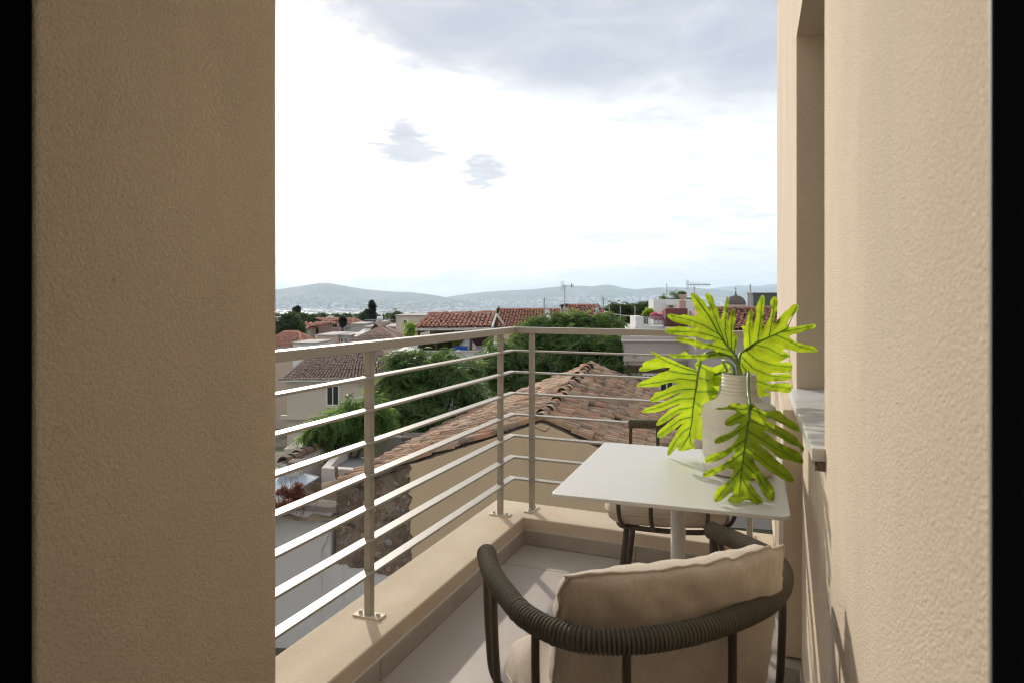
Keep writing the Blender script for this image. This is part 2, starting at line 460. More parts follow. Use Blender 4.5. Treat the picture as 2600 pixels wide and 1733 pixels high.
# skirting tiles on the inner face, grout bead on top
def skirt_run(p, q, nrm, joints):
    p = Vector(p); q = Vector(q); L = (q - p).length; t = (q - p) / L; nrm = Vector(nrm)
    js = [0] + [j for j in joints if 0 < j < L] + [L]
    for a, b in zip(js[:-1], js[1:]):
        mm = MB(); p0 = p + t * (a + .0015); p1 = p + t * (b - .0015); o = nrm * 0.010
        mm.hexa([Vector((*x, z)) for z in (0.002, 0.073) for x in (p0 + nrm * .001, p1 + nrm * .001, p1 + o, p0 + o)])
        s = mm.build('skirting_tile', M['skirt'], par, bevel=0.0015)
        fixn(s)
    mm = MB(); o = nrm * 0.009
    mm.hexa([Vector((*x, z)) for z in (0.0735, 0.079) for x in (p + nrm * .0005, q + nrm * .0005, q + o, p + o)])
    fixn(mm.build('grout_bead', M['grout'], par))
def fixn(o):
    bm = bmesh.new(); bm.from_mesh(o.data); bmesh.ops.recalc_face_normals(bm, faces=bm.faces); bm.to_mesh(o.data); bm.free(); return o
nl = Vector((math.cos(DX), -math.sin(DX)))
d0 = Vector(f_in[:2]).dot(Vector(dl))
skirt_run(f_in[:2], c_in, nl, [1.96 - d0, 3.06 - d0])
skirt_run(c_in, e_in, -cn, [0.60, 1.2])

# floor: grout bed with tiles
floor = tag(empty('balcony_floor'), kind='structure')
fpoly = [WD(D_FAC - .42, -0.78, 0)[:2], WA(0.5, B_WALL, 0)[:2], e_in, c_in, f_in[:2], WD(D_FAC, -0.78, 0)[:2]]
fpoly_full = [f_in[:2], WA(D_FAC, B_WALL + .0, 0)[:2], e_in, c_in]
mm = MB(); mm.prism([tuple(p) for p in fpoly_full], -0.42, -0.0013)
fixn(mm.build('grout_bed', M['grout'], floor))
def clip(poly, a, b, c):              # keep a*x + b*y <= c
    out = []
    for i in range(len(poly)):
        p, q = poly[i], poly[(i + 1) % len(poly)]
        sp, sq = a * p[0] + b * p[1] - c, a * q[0] + b * q[1] - c
        if sp <= 0: out.append(p)
        if sp * sq < 0:
            k = sp / (sp - sq); out.append((p[0] + (q[0] - p[0]) * k, p[1] + (q[1] - p[1]) * k))
    return out
g = 0.002
for i in range(4):
    for j in range(4):
        a0 = -0.14 + 1.10 * i - 0.0; n0 = N_IN + 0.60 * j
        poly = [tuple(p) for p in fpoly_full]
        for (vx, vy, c) in ((dl[0], dl[1], 0.86 + 1.10 * i + 1.10 - g), (-dl[0], -dl[1], -(0.86 + 1.10 * i) - g), (nl.x, nl.y, n0 + .6 - g), (-nl.x, -nl.y, -n0 - g)):
            poly = clip(poly, vx, vy, c)
            if len(poly) < 3: break
        if len(poly) >= 3:
            mm = MB(); mm.prism(poly, -0.0012, 0.0); fixn(mm.build('floor_tile', M['tile'], floor))

# left wall: reveal beside the door and the facade
lw = thing('stucco_wall', 'shaded beige stucco wall filling the left side beside the black frame', 'wall', WD(D_FAC, -1.2, -0.4))
mm = MB(); mm.box(0.52, D_FAC, -5.0, -0.78, -0.42, 3.45, WD); fixn(mm.build('wall', M['stucco_wall'], lw, bevel=0.006, seg=3))
# right wall with the window opening
rwl = thing('stucco_wall', 'sunlit beige stucco wall on the right with a recessed window', 'wall', WA(2.0, 0.3, -0.4))
A0, A1, Z0, Z1, A_END = 1.68, 2.75, 0.94, 2.25, 5.0
mm = MB()
mm.box(0.535, A0, B_WALL, 4.0, -0.42, 3.45, WA)
mm.box(A1, A_END, B_WALL, 4.0, -7.5, 3.45, WA)
mm.box(A0, A1, B_WALL, 4.0, -0.42, Z0 - .03, WA)
mm.box(A0, A1, B_WALL, 4.0, Z1, 3.45, WA)
mm.box(A0, A1, 0.46, 4.0, Z0 - .03, Z1, WA)
me_w = fixn(mm.build('wall', M['stucco'], rwl))
mm = MB(); mm.box(2.46, 4.2, B_LOW, B_WALL + .02, 0.079, 0.905, WA); fixn(mm.build('wall_foot', M['stucco'], rwl, bevel=0.004))
mm = MB(); mm.box(2.40, e_in and 3.2, B_LOW - .012, B_WALL, 0.002, 0.073, WA); fixn(mm.build('skirting_tile', M['skirt'], rwl, bevel=0.0015))
mm = MB(); mm.box(1.0, 2.398, B_WALL - .010, B_WALL + .01, 0.002, 0.073, WA); fixn(mm.build('skirting_tile', M['skirt'], rwl, bevel=0.0015))
sill = MB(); sill.box(1.655, A1 - .002, 0.122, 0.40, Z0 - .027, Z0 + .002, WA)
sill_o = fixn(sill.build('window_sill', M['marble'], rwl, bevel=0.002))
mm = MB()
for i in range(16):                   # rough bed mortar under the sill's near end
    a = 1.662 + random.random() * .045; b = .128 + random.random() * .022; r = .004 + random.random() * .005
    z = Z0 - .032 - random.random() * .018 * (1 - (a - 1.66) / .06)
    mm.box(a - r, a + r, b - r * .5, .152, z - r, z + r, WA)
mm.build('bed_mortar', M['mortar'], sill_o, bevel=0.002)
win = MB()
for bx in ((A0, A0 + .06, Z0 + .003, Z1), (A1 - .06, A1, Z0 + .003, Z1), (A0 + .06, A1 - .06, Z0 + .003, Z0 + .065), (A0 + .06, A1 - .06, Z1 - .06, Z1), ((A0 + A1) / 2 - .04, (A0 + A1) / 2 + .04, Z0 + .065, Z1 - .06)):
    win.box(bx[0] + .001, bx[1] - .001, 0.40, 0.449, bx[2], bx[3] - .001, WA)
wf = win.build('window_frame', M['black'], rwl)
def glass(name, c=(0.02, 0.025, 0.03)):
    t = NT(name); return t.fin(c, 0.06, None, 0, 0.8)
M['glass'] = glass('dark window glass')
for a, b in ((A0 + .061, (A0 + A1) / 2 - .041), ((A0 + A1) / 2 + .041, A1 - .061)):
    mm = MB(); mm.box(a, b, 0.425, 0.432, Z0 + .066, Z1 - .061, WA); mm.build('pane', M['glass'], wf)
# facade above the door, slab edge, door frame and the unseen white room behind the camera
mm = MB(); mm.box(0.535, D_FAC, -0.779, 0.16, 2.36, 3.45, WD); mm.build('door_lintel', M['stucco_wall'], lw)
M['trimgrey'] = simple('grey rubber gasket', (0.25, 0.24, 0.23), .6)
df = thing('door_frame', 'black aluminium balcony door frame at the picture edges', 'door frame', WD(0.5, -.3, 0))
for n0, n1, z0, z1, fn in ((-0.84, -0.778, -.02, 2.36, WD), ):
    mm = MB(); mm.box(0.40, 0.518, n0, n1, z0, z1, fn); mm.build('jamb', M['black'], df, bevel=0.003)
mm = MB(); mm.box(0.40, 0.522, 0.146, 0.22, -.02, 2.36, WA); mm.build('jamb', M['black'], df, bevel=0.003)
mm = MB(); mm.box(0.5225, 0.528, 0.1455, 0.152, -.02, 2.36, WA); mm.build('gasket', M['trimgrey'], df)
mm = MB(); mm.box(0.42, 0.53, -0.777, 0.13, 2.30, 2.36, WD); mm.build('head', M['black'], df, bevel=0.003)
mm = MB(); mm.box(0.42, 0.60, -0.777, 0.14, -.05, -.004, WD); mm.build('threshold', M['black'], df, bevel=0.003)
def roomp(name, *b):
    mm = MB(); mm.box(*b, WD); tag(mm.build(name, M['room']), kind='structure')
roomp('room_floor', -4.0, 0.40, -2.6, 0.5, -0.12, -0.01)
roomp('room_ceiling', -4.0, 0.40, -2.6, 0.5, 2.6, 2.72)
roomp('room_wall_left', -4.0, 0.39, -2.72, -2.601, -.12, 2.72)
roomp('room_bounce_wall', -4.0, 0.405, 0.501, 0.62, -.12, 2.72)  # unseen wall, set close to the door to bounce sunlight onto the left wall
roomp('room_wall_back', -4.12, -4.001, -2.72, 0.62, -.12, 2.72)
mm = MB(); mm.box(0.395, 0.518, -2.72, -0.841, -.12, 2.72, WD); mm.box(0.41, 0.534, 0.235, 0.62, -.12, 2.72, WD); mm.box(0.41, 0.534, -0.84, 0.234, 2.361, 2.72, WD)
tag(mm.build('room_wall_front', M['room']), kind='structure')

# ------------------------------------------------------------------ railing
rail = thing('balcony_railing', 'greige painted metal railing with seven horizontal bars and square posts', 'railing', (K.x, K.y, KZ))
def lp(d, z): return WD(d, N_MID, z)
dK = Vector((K.x, K.y)).dot(Vector(dl))
Kz = lambda z: Vector((K.x, K.y, z))
def cp(t, z): return Vector((K.x + cd.x * t, K.y + cd.y * t, z))
T_END = 1.33
zr = [1.124 - .017] + [1.0 - .116 * i - .005 for i in range(7)]
for i, z in enumerate(zr):
    w, h = (0.056, 0.032) if i == 0 else (0.044, 0.009)
    mm = MB()
    # mitred corner: two runs as one bar each, meeting in the bisecting plane
    dv = Vector((*dl, 0)); cv = Vector((cd.x, cd.y, 0)); s1 = Vector((dl[1], -dl[0], 0)); s2 = Vector((cd.y, -cd.x, 0))
    def cor(o):
        q = isect((K.x + s1.x * o, K.y + s1.y * o), dl, (K.x + s2.x * o, K.y + s2.y * o), cd); return q
    A = [lp(D_FAC + .001, 0) + s1 * o for o in (-w / 2, w / 2)]; C = [Vector((*cor(o), 0)) for o in (-w / 2, w / 2)]; E = [cp(T_END, 0) + s2 * o for o in (-w / 2, w / 2)]
    nm = 'top_rail' if i == 0 else 'rail'
    for p0, p1, q0, q1 in ((A[0], A[1], C[0], C[1]), (C[0], C[1], E[0], E[1])):
        mm = MB()
        mm.hexa([Vector((v.x, v.y, zz)) for zz in (z - h / 2, z + h / 2) for v in (p0, p1, q1, q0)])
        fixn(mm.build(nm, M['rail'], rail, bevel=0.0015))
def post(pt, dirv, top):
    sd = Vector((dirv[1], -dirv[0], 0)); dv = Vector((dirv[0], dirv[1], 0)); h = 0.0135
    pt = Vector((pt.x, pt.y, 0))
    mm = MB()
    mm.hexa([pt + sd * a * h + dv * b * h + Vector((0, 0, z)) for z in (KZ + .006, top) for a, b in ((-1, -1), (1, -1), (1, 1), (-1, 1))])
    po = fixn(mm.build('post', M['rail'], rail, bevel=0.002))
    mm = MB()
    mm.hexa([pt + sd * a * .056 + dv * b * .024 + Vector((0, 0, z)) for z in (KZ - .001, KZ + .0065) for a, b in ((-1, -1), (1, -1), (1, 1), (-1, 1))])
    bp = fixn(mm.build('base_plate', M['platewhite'], po, bevel=0.0015))
    for k in (-1, 1):
        mm = MB(); c = pt + sd * k * .037
        mm.lathe([(0.0001, .0165), (.006, .0165), (.0075, .014), (.0078, .0065), (.0105, .0062), (.0105, .005)][::-1], c + Vector((0, 0, KZ)), 6)
        mm.build('bolt', M['platewhite'], po)
post(lp(dK - 1.388, 0), dl, 1.10); post(lp(dK - .145, 0), dl, 1.10); post(cp(.118, 0), tuple(cd), 1.10); post(cp(1.235, 0), tuple(cd), 1.10)
post(lp(D_FAC + .16, 0), dl, 1.10)

# ------------------------------------------------------------------ table
tb = thing('bistro_table', 'pale grey square metal bistro table with one pedestal leg', 'table', WA(2.15, -.22, 0), -AX)
TA0, TA1, TB0, TB1 = 1.80, 2.525, -0.527, 0.086
def rrect(a0, a1, b0, b1, r, n=6):
    pts = []
    for (ca, cb, s) in ((a1 - r, b1 - r, 0), (a0 + r, b1 - r, 1), (a0 + r, b0 + r, 2), (a1 - r, b0 + r, 3)):
        for k in range(n + 1):
            an = R(90 * s + 90 * k / n); pts.append((ca + r * math.cos(an), cb + r * math.sin(an)))
    return pts
mm = MB(); mm.prism([tuple(WA(a, b, 0)[:2]) for a, b in rrect(TA0, TA1, TB0, TB1, .028)], 0.7295, 0.740)
fixn(mm.build('table_top', M['table'], tb, bevel=0.0018, seg=2))
pc = WA((TA0 + TA1) / 2, (TB0 + TB1) / 2, 0)
mm = MB(); mm.lathe([(0.0001, .720), (0.0225, .7195), (.0225, .02)], pc, 24); fixn(mm.build('pedestal', M['table'], tb, True))
mm = MB(); mm.box(2.02, 2.30, -.245, -.195, .7195, .7293, WA); mm.box(2.135, 2.185, -.36, -.08, .7196, .7292, WA); mm.build('top_bracket', M['table'], tb)
mm = MB(); mm.prism([tuple(WA(a, b, 0)[:2]) for a, b in rrect(1.96, 2.36, -.42, -.02, .02)], 0.001, 0.012); fixn(mm.build('base_plate', M['table'], tb, bevel=.002))

# ------------------------------------------------------------------ chairs
def spl(pts, n):                      # Catmull-Rom through points
    pts = [Vector(p) for p in pts]; out = []
    P0 = [pts[0] * 2 - pts[1]] + pts + [pts[-1] * 2 - pts[-2]]
    for i in range(1, len(P0) - 2):
        for k in range(n):
            t = k / n; a, b, c, d = P0[i - 1], P0[i], P0[i + 1], P0[i + 2]
            out.append(0.5 * ((2 * b) + (c - a) * t + (2 * a - 5 * b + 4 * c - d) * t * t + (3 * b - a - 3 * c + d) * t * t * t))
    out.append(pts[-1]); return out
RZ = 0.69
ring_ctrl = [(x, y, RZ) for x, y in ((-.297, .235), (-.313, .12), (-.312, 0), (-.300, -.10), (-.25, -.19), (-.165, -.228), (-.06, -.232), (.055, -.208), (.17, -.160), (.265, -.075), (.312, .02), (.308, .12), (.285, .235))]
ring = spl(ring_ctrl, 10)
def ring_at(x_sign, idx): return ring[idx]
def resample(pts, step):
    out = [pts[0].copy()]; acc = 0.0
    for a, b in zip(pts[:-1], pts[1:]):
        L = (b - a).length; t = step - acc
        while t <= L:
            out.append(a.lerp(b, t / L)); t += step
        acc = (acc + L) % step if L + acc >= step else acc + L
        acc = L - (t - step)
    return out
def make_chair(root):
    # the rope-wrapped arm ring: one continuous coil surface, a bead for every turn of rope
    PITCH = 0.0078
    pts = resample(ring, PITCH / 6); rad = []
    for i in range(len(pts)):
        ph = (i % 6) / 6.0; ci = i // 6
        rad.append(0.0160 + .0008 * noise.noise(Vector((ci * 1.7, 0, 0))) + (0.0062 + .0010 * noise.noise(Vector((ci * 2.3, 7, 0)))) * math.sqrt(max(0.0, 1 - (2 * ph - 1) ** 2)))
    rad[0] = rad[-1] = 0.012; rad[1] = rad[-2] = 0.018
    mm = MB(); mm.tube(pts, rad, 18); mm.build('rope_arm', M['rope'], root, smooth=True)
    # spindles from the ring to the seat frame
    n = len(ring) - 1
    seatpts = []
    SX, SF, SB, SZ = .235, .215, -.185, .375
    hs = [(.20, .225), (.238, .15), (.245, .0), (.215, -.12), (.12, -.185)]
    sctrl = [(0, .232, SZ)] + [(x, y, SZ) for x, y in hs] + [(0, -.198, SZ)] + [(-x, y, SZ) for x, y in hs[::-1]] + [(0, .232, SZ)]
    sring = spl(sctrl, 6)
    mm = MB(); mm.tube(sring, .0105, 10); mm.build('seat_frame', M['bronze'], root, smooth=True)
    for f in (0.012, 0.10, 0.27, 0.42, 0.58, 0.73, 0.90, 0.988):
        p = ring[int(round(f * n))]
        q = min(sring, key=lambda s: (s - Vector((p.x * .80, p.y * .85, SZ))).length)
        mid = Vector((p.x * .985, p.y * .985, .50)); low = Vector((p.x * .96, p.y * .96, .425))
        path = spl([p, Vector((p.x, p.y, .60)), mid, low, Vector(((low.x + q.x) / 2, (low.y + q.y) / 2, SZ + .010)), q], 6)
        mm = MB(); mm.tube(path, .0082, 8); mm.build('spindle', M['bronze'], root, smooth=True)
    for sx in (-1, 1):
        for (x, y, ox, oy) in ((.205, .19, .275, .235), (.20, -.14, .255, -.225)):
            path = spl([(sx * (x - .05), y * .8, SZ - .004), (sx * x, y, SZ - .012), (sx * (x + .012), y * 1.04, SZ - .06), (sx * ((x + ox) / 2), (y + oy) / 2, .18), (sx * ox, oy, .006)], 6)
            mm = MB(); mm.tube(path, [.0125] * (len(path) - 1) + [.0105], 10); lg = mm.build('leg', M['bronze'], root, smooth=True)
            mm = MB(); mm.lathe([(.0001, .0), (.013, .0005), (.013, .008), (.0112, .014)], (sx * ox, oy, 0), 12); mm.build('foot_cap', M['bronze'], lg)
    # seat cushion
    def cushion(name, w, h, th, fn, wob=0.006, seed=0, nx=34, ny=26, back=None, ex=3.2, po=.42, rnd=.05):
        V = []; F = []
        for side in (1, -1):
            for j in range(ny + 1):
                for i in range(nx + 1):
                    x = -1 + 2 * i / nx; y = -1 + 2 * j / ny
                    ed = (1 - abs(x) ** ex) * (1 - abs(y) ** ex)
                    prof = max(0.0, ed) ** po
                    cr = 0.965 + 0.035 * (abs(x) ** 4 * abs(y) ** 4)
                    rx = x * (1 - 0.03 * (1 - y * y) * abs(x) ** 6) ; ry = y * (1 - 0.035 * (1 - x * x) * abs(y) ** 6)
                    wr = noise.noise(Vector((x * 2.2 + seed, y * 2.2, side * 3.0))) * wob + noise.noise(Vector((x * 6 + seed, y * 5, side * 2.0))) * wob * .55
                    wr += max(0, abs(x) ** 5 + abs(y) ** 5 - .25) * noise.noise(Vector((x * 9 + seed, y * 9, 1.0))) * wob * 1.3
                    rx *= 1 - rnd * abs(y) ** 5; ry *= 1 - rnd * abs(x) ** 5
                    edge_w = noise.noise(Vector((x * 7 + seed * 2, y * 7, 9.0))) * .009 * max(abs(x), abs(y)) ** 8
                    tk = (back if (side > 0 and back) else th / 2)
                    V.append(fn(rx * w / 2 + edge_w, ry * h / 2 + edge_w, side * (tk * prof + wr * prof)))
        o = (nx + 1) * (ny + 1)
        for s in (0, 1):
            for j in range(ny):
                for i in range(nx):
                    a = s * o + j * (nx + 1) + i; q = (a, a + 1, a + nx + 2, a + nx + 1); F.append(q if s == 0 else q[::-1])
        mm = MB(); mm.add(V, F); ob = mm.build(name, M['fabric'], root, smooth=True)
        bm = bmesh.new(); bm.from_mesh(ob.data); bmesh.ops.remove_doubles(bm, verts=bm.verts, dist=1e-5); bmesh.ops.recalc_face_normals(bm, faces=bm.faces); bm.to_mesh(ob.data); bm.free()
        ob.data.polygons.foreach_set('use_smooth', [True] * len(ob.data.polygons))
        per = [V[i] for i in range(nx + 1)] + [V[j * (nx + 1) + nx] for j in range(1, ny + 1)] + [V[ny * (nx + 1) + i] for i in range(nx - 1, -1, -1)] + [V[j * (nx + 1)] for j in range(ny - 1, -1, -1)]
        mm = MB(); mm.tube(per, .0032, 6, False); mm.build('piping', M['fabric'], ob, smooth=True)
        return ob
    def seatfn(x, y, z):
        k = 1 - .18 * max(0, -y / .21)
        return Vector((x * k, y + .045, .432 + z + .012 * (x / .24) ** 2 * 0))
    cushion('seat_cushion', .535, .50, .115, seatfn, .004, 3.0, 34, 30, None, 7.0, .36, .13)
    lean = R(12)
    def backfn(x, y, z):              # x across, y up, z thickness (towards the back)
        bend = 0.10 * (x / .26) ** 2 * .26
        yy = y - .012 * (1 - (x / .26) ** 2) + .025 * x
        base = Vector((x - .025, -.142 - z + bend * .9, .465 + .165))
        return base + Vector((0, -math.sin(lean) * yy, math.cos(lean) * yy))
    cushion('back_cushion', .475, .345, .22, backfn, .012, 8.0, 44, 30, .038)
def place_chair(name, label, c, faz):
    r = thing(name, label, 'chair', (c[0], c[1], 0), 0, 'rope armchairs at the balcony table')
    r.rotation_euler = (0, 0, -faz); return r
ch1 = thing('armchair', 'bronze rope armchair with sand cushion, its back to the viewer', 'chair', (0, 0, 0), 0, 'rope armchairs at the bistro table')
make_chair(ch1)
ch2 = ch1.copy(); col.objects.link(ch2)
for c in list(ch1.children):
    d = c.copy(); col.objects.link(d); d.parent = ch2
    for gch in list(c.children):
        e = gch.copy(); col.objects.link(e); e.parent = d
ch2['label'] = 'second rope armchair, half hidden beyond the table and vase'
ch1.location = (0.291, 1.427, 0); ch1.rotation_euler = (0, 0, R(16))
ch2.location = (0.70, 2.88, 0); ch2.rotation_euler = (0, 0, R(75))

# ------------------------------------------------------------------ vase
VC = WA(2.236, -0.046, 0.740); VC = Vector((0.703, 2.115, 0.7402))
vs = thing('vase', 'white stoneware bottle vase with ribbed neck on the table', 'vase', VC)
prof = [(.0, .001), (.080, .001), (.095, .003), (.104, .010), (.1085, .026)]
for i in range(40):
    z = .026 + i * .0042; prof.append((.1088 + .0006 * math.sin(i * .9), z))
prof += [(.108, .198), (.105, .2045), (.098, .2095), (.088, .2135), (.077, .2175), (.068, .223), (.0615, .230), (.0575, .238)]
for i in range(32):
    z = .242 + i * .00185; prof.append((.0545 - .0035 * math.sin(min(1, i / 22) * 1.57) + .0009 * math.sin(i * 1.05) + .0004 * math.sin(i * .37), z))
prof += [(.0515, .3015), (.0500, .3025), (.0475, .3015), (.0470, .295), (.0475, .27), (.052, .24), (.085, .205), (.098, .19), (.098, .012), (.0, .010)]
V = []; F = []; SEG = 168
for j, (r, z) in enumerate(prof):
    for k in range(SEG):
        a = 2 * math.pi * k / SEG; rr = r
        if .028 < z < .196 and r > .1:          # combed bands of short vertical strokes
            band = (z - .028) / .0185; fb = band % 1
            rr += (-.0011 if (k + int(band)) % 2 else .0005) * (1 if .12 < fb < .92 else 0.0) * (0.7 + .6 * noise.noise(Vector((k * .3, int(band), 0))))
        V.append(VC + Vector((rr * math.cos(a), rr * math.sin(a), z)))
for j in range(len(prof) - 1):
    for k in range(SEG): F.append((j * SEG + k, j * SEG + (k + 1) % SEG, (j + 1) * SEG + (k + 1) % SEG, (j + 1) * SEG + k))
mm = MB(); mm.add(V, F); mm.build('vase_body', M['ceramic'], vs, smooth=True)

# ------------------------------------------------------------------ cut philodendron leaves
def cA(p): return (1550 + .3699 * p[0], 720 + .3699 * p[1])
def dens_poly(poly, step):
    out = []
    for i in range(len(poly)):
        a, b = poly[i], poly[(i + 1) % len(poly)]; L = math.hypot(b[0] - a[0], b[1] - a[1]); k = max(1, int(L / step))
        out += [(a[0] + (b[0] - a[0]) * t / k, a[1] + (b[1] - a[1]) * t / k) for t in range(k)]
    return out
def smooth_poly(poly):                # one Chaikin round
    out = []
    for i in range(len(poly)):
        a, b = poly[i], poly[(i + 1) % len(poly)]
        out += [(a[0] * .75 + b[0] * .25, a[1] * .75 + b[1] * .25), (a[0] * .25 + b[0] * .75, a[1] * .25 + b[1] * .75)]
    return out
def segd(p, a, b):
    ax, ay = a; bx, by = b; L2 = (bx - ax) ** 2 + (by - ay) ** 2
    t = max(0, min(1, ((p[0] - ax) * (bx - ax) + (p[1] - ay) * (by - ay)) / (L2 + 1e-9)))
    return math.hypot(p[0] - ax - t * (bx - ax), p[1] - ay - t * (by - ay))
def leaf(label, poly, veins, depth, petiole, seed, fold=0.022, wave=0.010, z_min=None):
    """outline in traced units, turned into a curved blade standing in the vase at its own depth"""
    root = thing('philodendron_leaf', label, 'leaf', VC + Vector((0, 0, .3)), 0, 'cut leaves in the vase')
    poly = smooth_poly(poly)
    ar = sum(a[0] * b[1] - b[0] * a[1] for a, b in zip(poly, poly[1:] + poly[:1])); sg = 1 if ar > 0 else -1
    off = []
    for i in range(len(poly)):
        a, b = poly[i - 1], poly[(i + 1) % len(poly)]; L = math.hypot(b[0] - a[0], b[1] - a[1]) + 1e-6
        off.append((poly[i][0] + sg * (b[1] - a[1]) / L * 2.6, poly[i][1] - sg * (b[0] - a[0]) / L * 2.6))
    poly = dens_poly(off, 16)
    n = len(poly)
    xs = [p[0] for p in poly]; ys = [p[1] for p in poly]
    pts = list(poly)
    def inside(p):
        c = False; j = n - 1
        for i in range(n):
            xi, yi = poly[i]; xj, yj = poly[j]
            if (yi > p[1]) != (yj > p[1]) and p[0] < (xj - xi) * (p[1] - yi) / (yj - yi) + xi: c = not c
            j = i
        return c
    y = min(ys) + 8
    row = 0
    while y < max(ys):
        x = min(xs) + (8 if row % 2 else 0)
        while x < max(xs):
            q = (x, y)
            if inside(q) and min(segd(q, poly[i], poly[(i + 1) % n]) for i in range(0, n)) > 6: pts.append(q)
            x += 17
        y += 15; row += 1
    res = delaunay_2d_cdt([Vector(p) for p in pts], [], [list(range(n))], 1, 1e-4)
    V2 = [tuple(v) for v in res[0]]; F2 = [f for f in res[2]]
    vs_seg = [(a, b) for v in veins for a, b in zip(v[:-1], v[1:])]
    ed = [(poly[i], poly[(i + 1) % n]) for i in range(n)]
    def to3(q, lift=0.0):
        dv = min(segd(q, a, b) for a, b in vs_seg); de = min(segd(q, a, b) for a, b in ed)
        u, v = cA(q)
        D = depth(q)
        # blade sinks to its veins, curls and ripples towards the margin
        k = min(1.0, dv / 45.0)
        D += -fold * k * k * (0.6 + .4 * noise.noise(Vector((q[0] * .006, q[1] * .006, seed))))
        rip = math.exp(-de / 16.0)
        D += wave * rip * noise.noise(Vector((q[0] * .030, q[1] * .030, seed + 5))) * 1.6
        D += .016 * noise.noise(Vector((q[0] * .004, q[1] * .004, seed + 9)))
        p = P(u, v, D + lift)
        if z_min and p.z < z_min + lift * 0: p.z = z_min + random.random() * .002
        return p
    W3 = [to3(q) for q in V2]
    mm = MB(); mm.add(W3, [f if True else f[::-1] for f in F2])
    bl = mm.build('blade', M['leaf'], root, smooth=True)
    at = bl.data.attributes.new('near_vein', 'FLOAT', 'POINT')
    at.data.foreach_set('value', [math.exp(-min(segd(q, a, b) for a, b in vs_seg) / 6.0) for q in V2])
    for k, v in enumerate(veins):
        q = []
        for a, b in zip(v[:-1], v[1:]):
            s = max(2, int(math.hypot(b[0] - a[0], b[1] - a[1]) / 14)); q += [(a[0] + (b[0] - a[0]) * t / s, a[1] + (b[1] - a[1]) * t / s) for t in range(s)]
        q.append(v[-1])
        r0 = .0024 if k == 0 else .0009
        # veins stand proud on the blade's underside, the side turned to the viewer
        path = [to3(a, -.0008) for a in q]
        mm = MB(); mm.tube(path, [r0 * (1 - .75 * i / (len(path) - 1)) + .0003 for i in range(len(path))], 6); mm.build('midrib' if k == 0 else 'vein', M['vein'], root, smooth=True)
    pp = [Vector(x) for x in petiole] + [to3(veins[0][0], -.001), to3(veins[0][1], -.001)]
    mm = MB(); path = spl(pp, 7); mm.tube(path, [.0052 - .0016 * i / len(path) for i in range(len(path))], 10); mm.build('stalk', M['stem'], root, smooth=True)
    return root
neck = lambda dx, dy, dz: VC + Vector((dx, dy, dz))
L1 = [(862,505),(845,498),(800,500),(745,500),(700,503),(660,512),(630,525),(605,532),(592,522),(610,510),(560,508),(510,512),(480,508),(440,508),(412,500),(403,486),(412,476),(440,488),(475,486),(500,466),(512,463),(530,480),(545,492),(575,484),(600,492),(635,480),(660,486),(700,478),(745,480),
(720,462),(695,450),(690,438),(660,445),(620,443),(590,432),(560,415),(530,408),(500,405),(470,392),(443,374),(455,366),(490,372),(520,372),(550,380),(570,378),(600,395),(640,408),(675,412),(705,412),(712,398),
(690,382),(650,385),(610,366),(560,362),(500,356),(440,350),(395,342),(374,328),(385,314),(405,303),(440,304),(455,294),(500,298),(560,306),(610,312),(575,296),(520,282),(465,272),(420,252),(390,224),(392,212),(425,210),(445,216),(480,222),(500,214),(545,222),(580,228),(602,216),(585,170),(560,110),(550,75),(560,65),(582,72),(610,100),(640,125),(665,165),(683,200),(690,180),(668,130),(650,85),(658,68),(680,72),(705,100),(708,135),(722,155),(740,185),(744,215),(748,255),(765,235),(775,200),(780,160),(790,125),(798,95),(803,85),(808,130),(806,165),(792,195),(806,215),(802,250),(800,300),(812,260),(818,220),(828,185),(838,172),(856,195),(858,235),(850,275),(842,320),(850,348),(868,355),(872,380),(864,430),(858,470)]
V1 = [[(862,500),(800,425),(740,340),(680,230),(600,120),(568,80)], [(790,412),(745,300),(700,180),(665,85)], [(812,440),(785,320),(795,200),(800,100)], [(745,350),(650,290),(560,255),(400,216)], [(770,388),(700,360),(600,335),(385,325)], [(830,462),(700,425),(560,390),(455,372)], [(855,495),(700,490),(560,497),(415,490)], [(832,464),(828,330),(838,185)], [(850,485),(855,420),(862,362)]]
L2 = [(922,455),(915,400),(918,350),(905,300),(902,288),(925,295),(935,270),(940,230),(955,195),(970,170),(976,200),(972,250),(975,290),(972,318),(985,280),(1000,240),(1003,200),(1000,165),(1012,135),(1028,100),(1042,78),(1055,90),(1058,130),(1050,170),(1050,220),(1048,260),(1050,315),(1065,285),(1090,245),(1100,215),(1108,170),(1095,130),(1110,100),(1128,88),(1143,100),(1145,140),(1138,190),(1125,225),(1115,260),(1110,295),(1130,270),(1160,240),(1190,200),(1225,180),(1240,155),(1270,142),(1290,150),(1285,180),(1265,205),(1235,230),(1215,260),(1210,285),(1230,305),(1270,300),(1320,290),(1370,280),(1405,280),(1412,292),(1385,312),(1340,320),(1300,335),(1260,345),(1230,355),(1225,370),(1250,390),(1290,408),(1340,420),(1395,430),(1422,455),(1420,468),(1380,465),(1320,468),(1270,462),(1230,448),(1190,445),(1175,455),(1200,470),(1235,490),(1230,500),(1190,515),(1160,535),(1150,545),(1190,540),(1240,538),(1246,560),(1244,600),(1200,608),(1150,605),(1100,610),(1070,612),(1100,622),(1160,622),(1220,615),(1243,625),(1240,650),(1200,662),(1150,660),(1100,668),(1050,674),(1100,690),(1150,682),(1210,680),(1240,690),(1238,740),(1200,745),(1150,735),(1100,735),(1050,718),(1060,740),(1105,755),(1080,770),(1040,765),(1020,790),(1005,800),(985,770),(980,700),(975,640),(950,610),(905,610),(880,590),(868,560),(865,530),(890,490)]
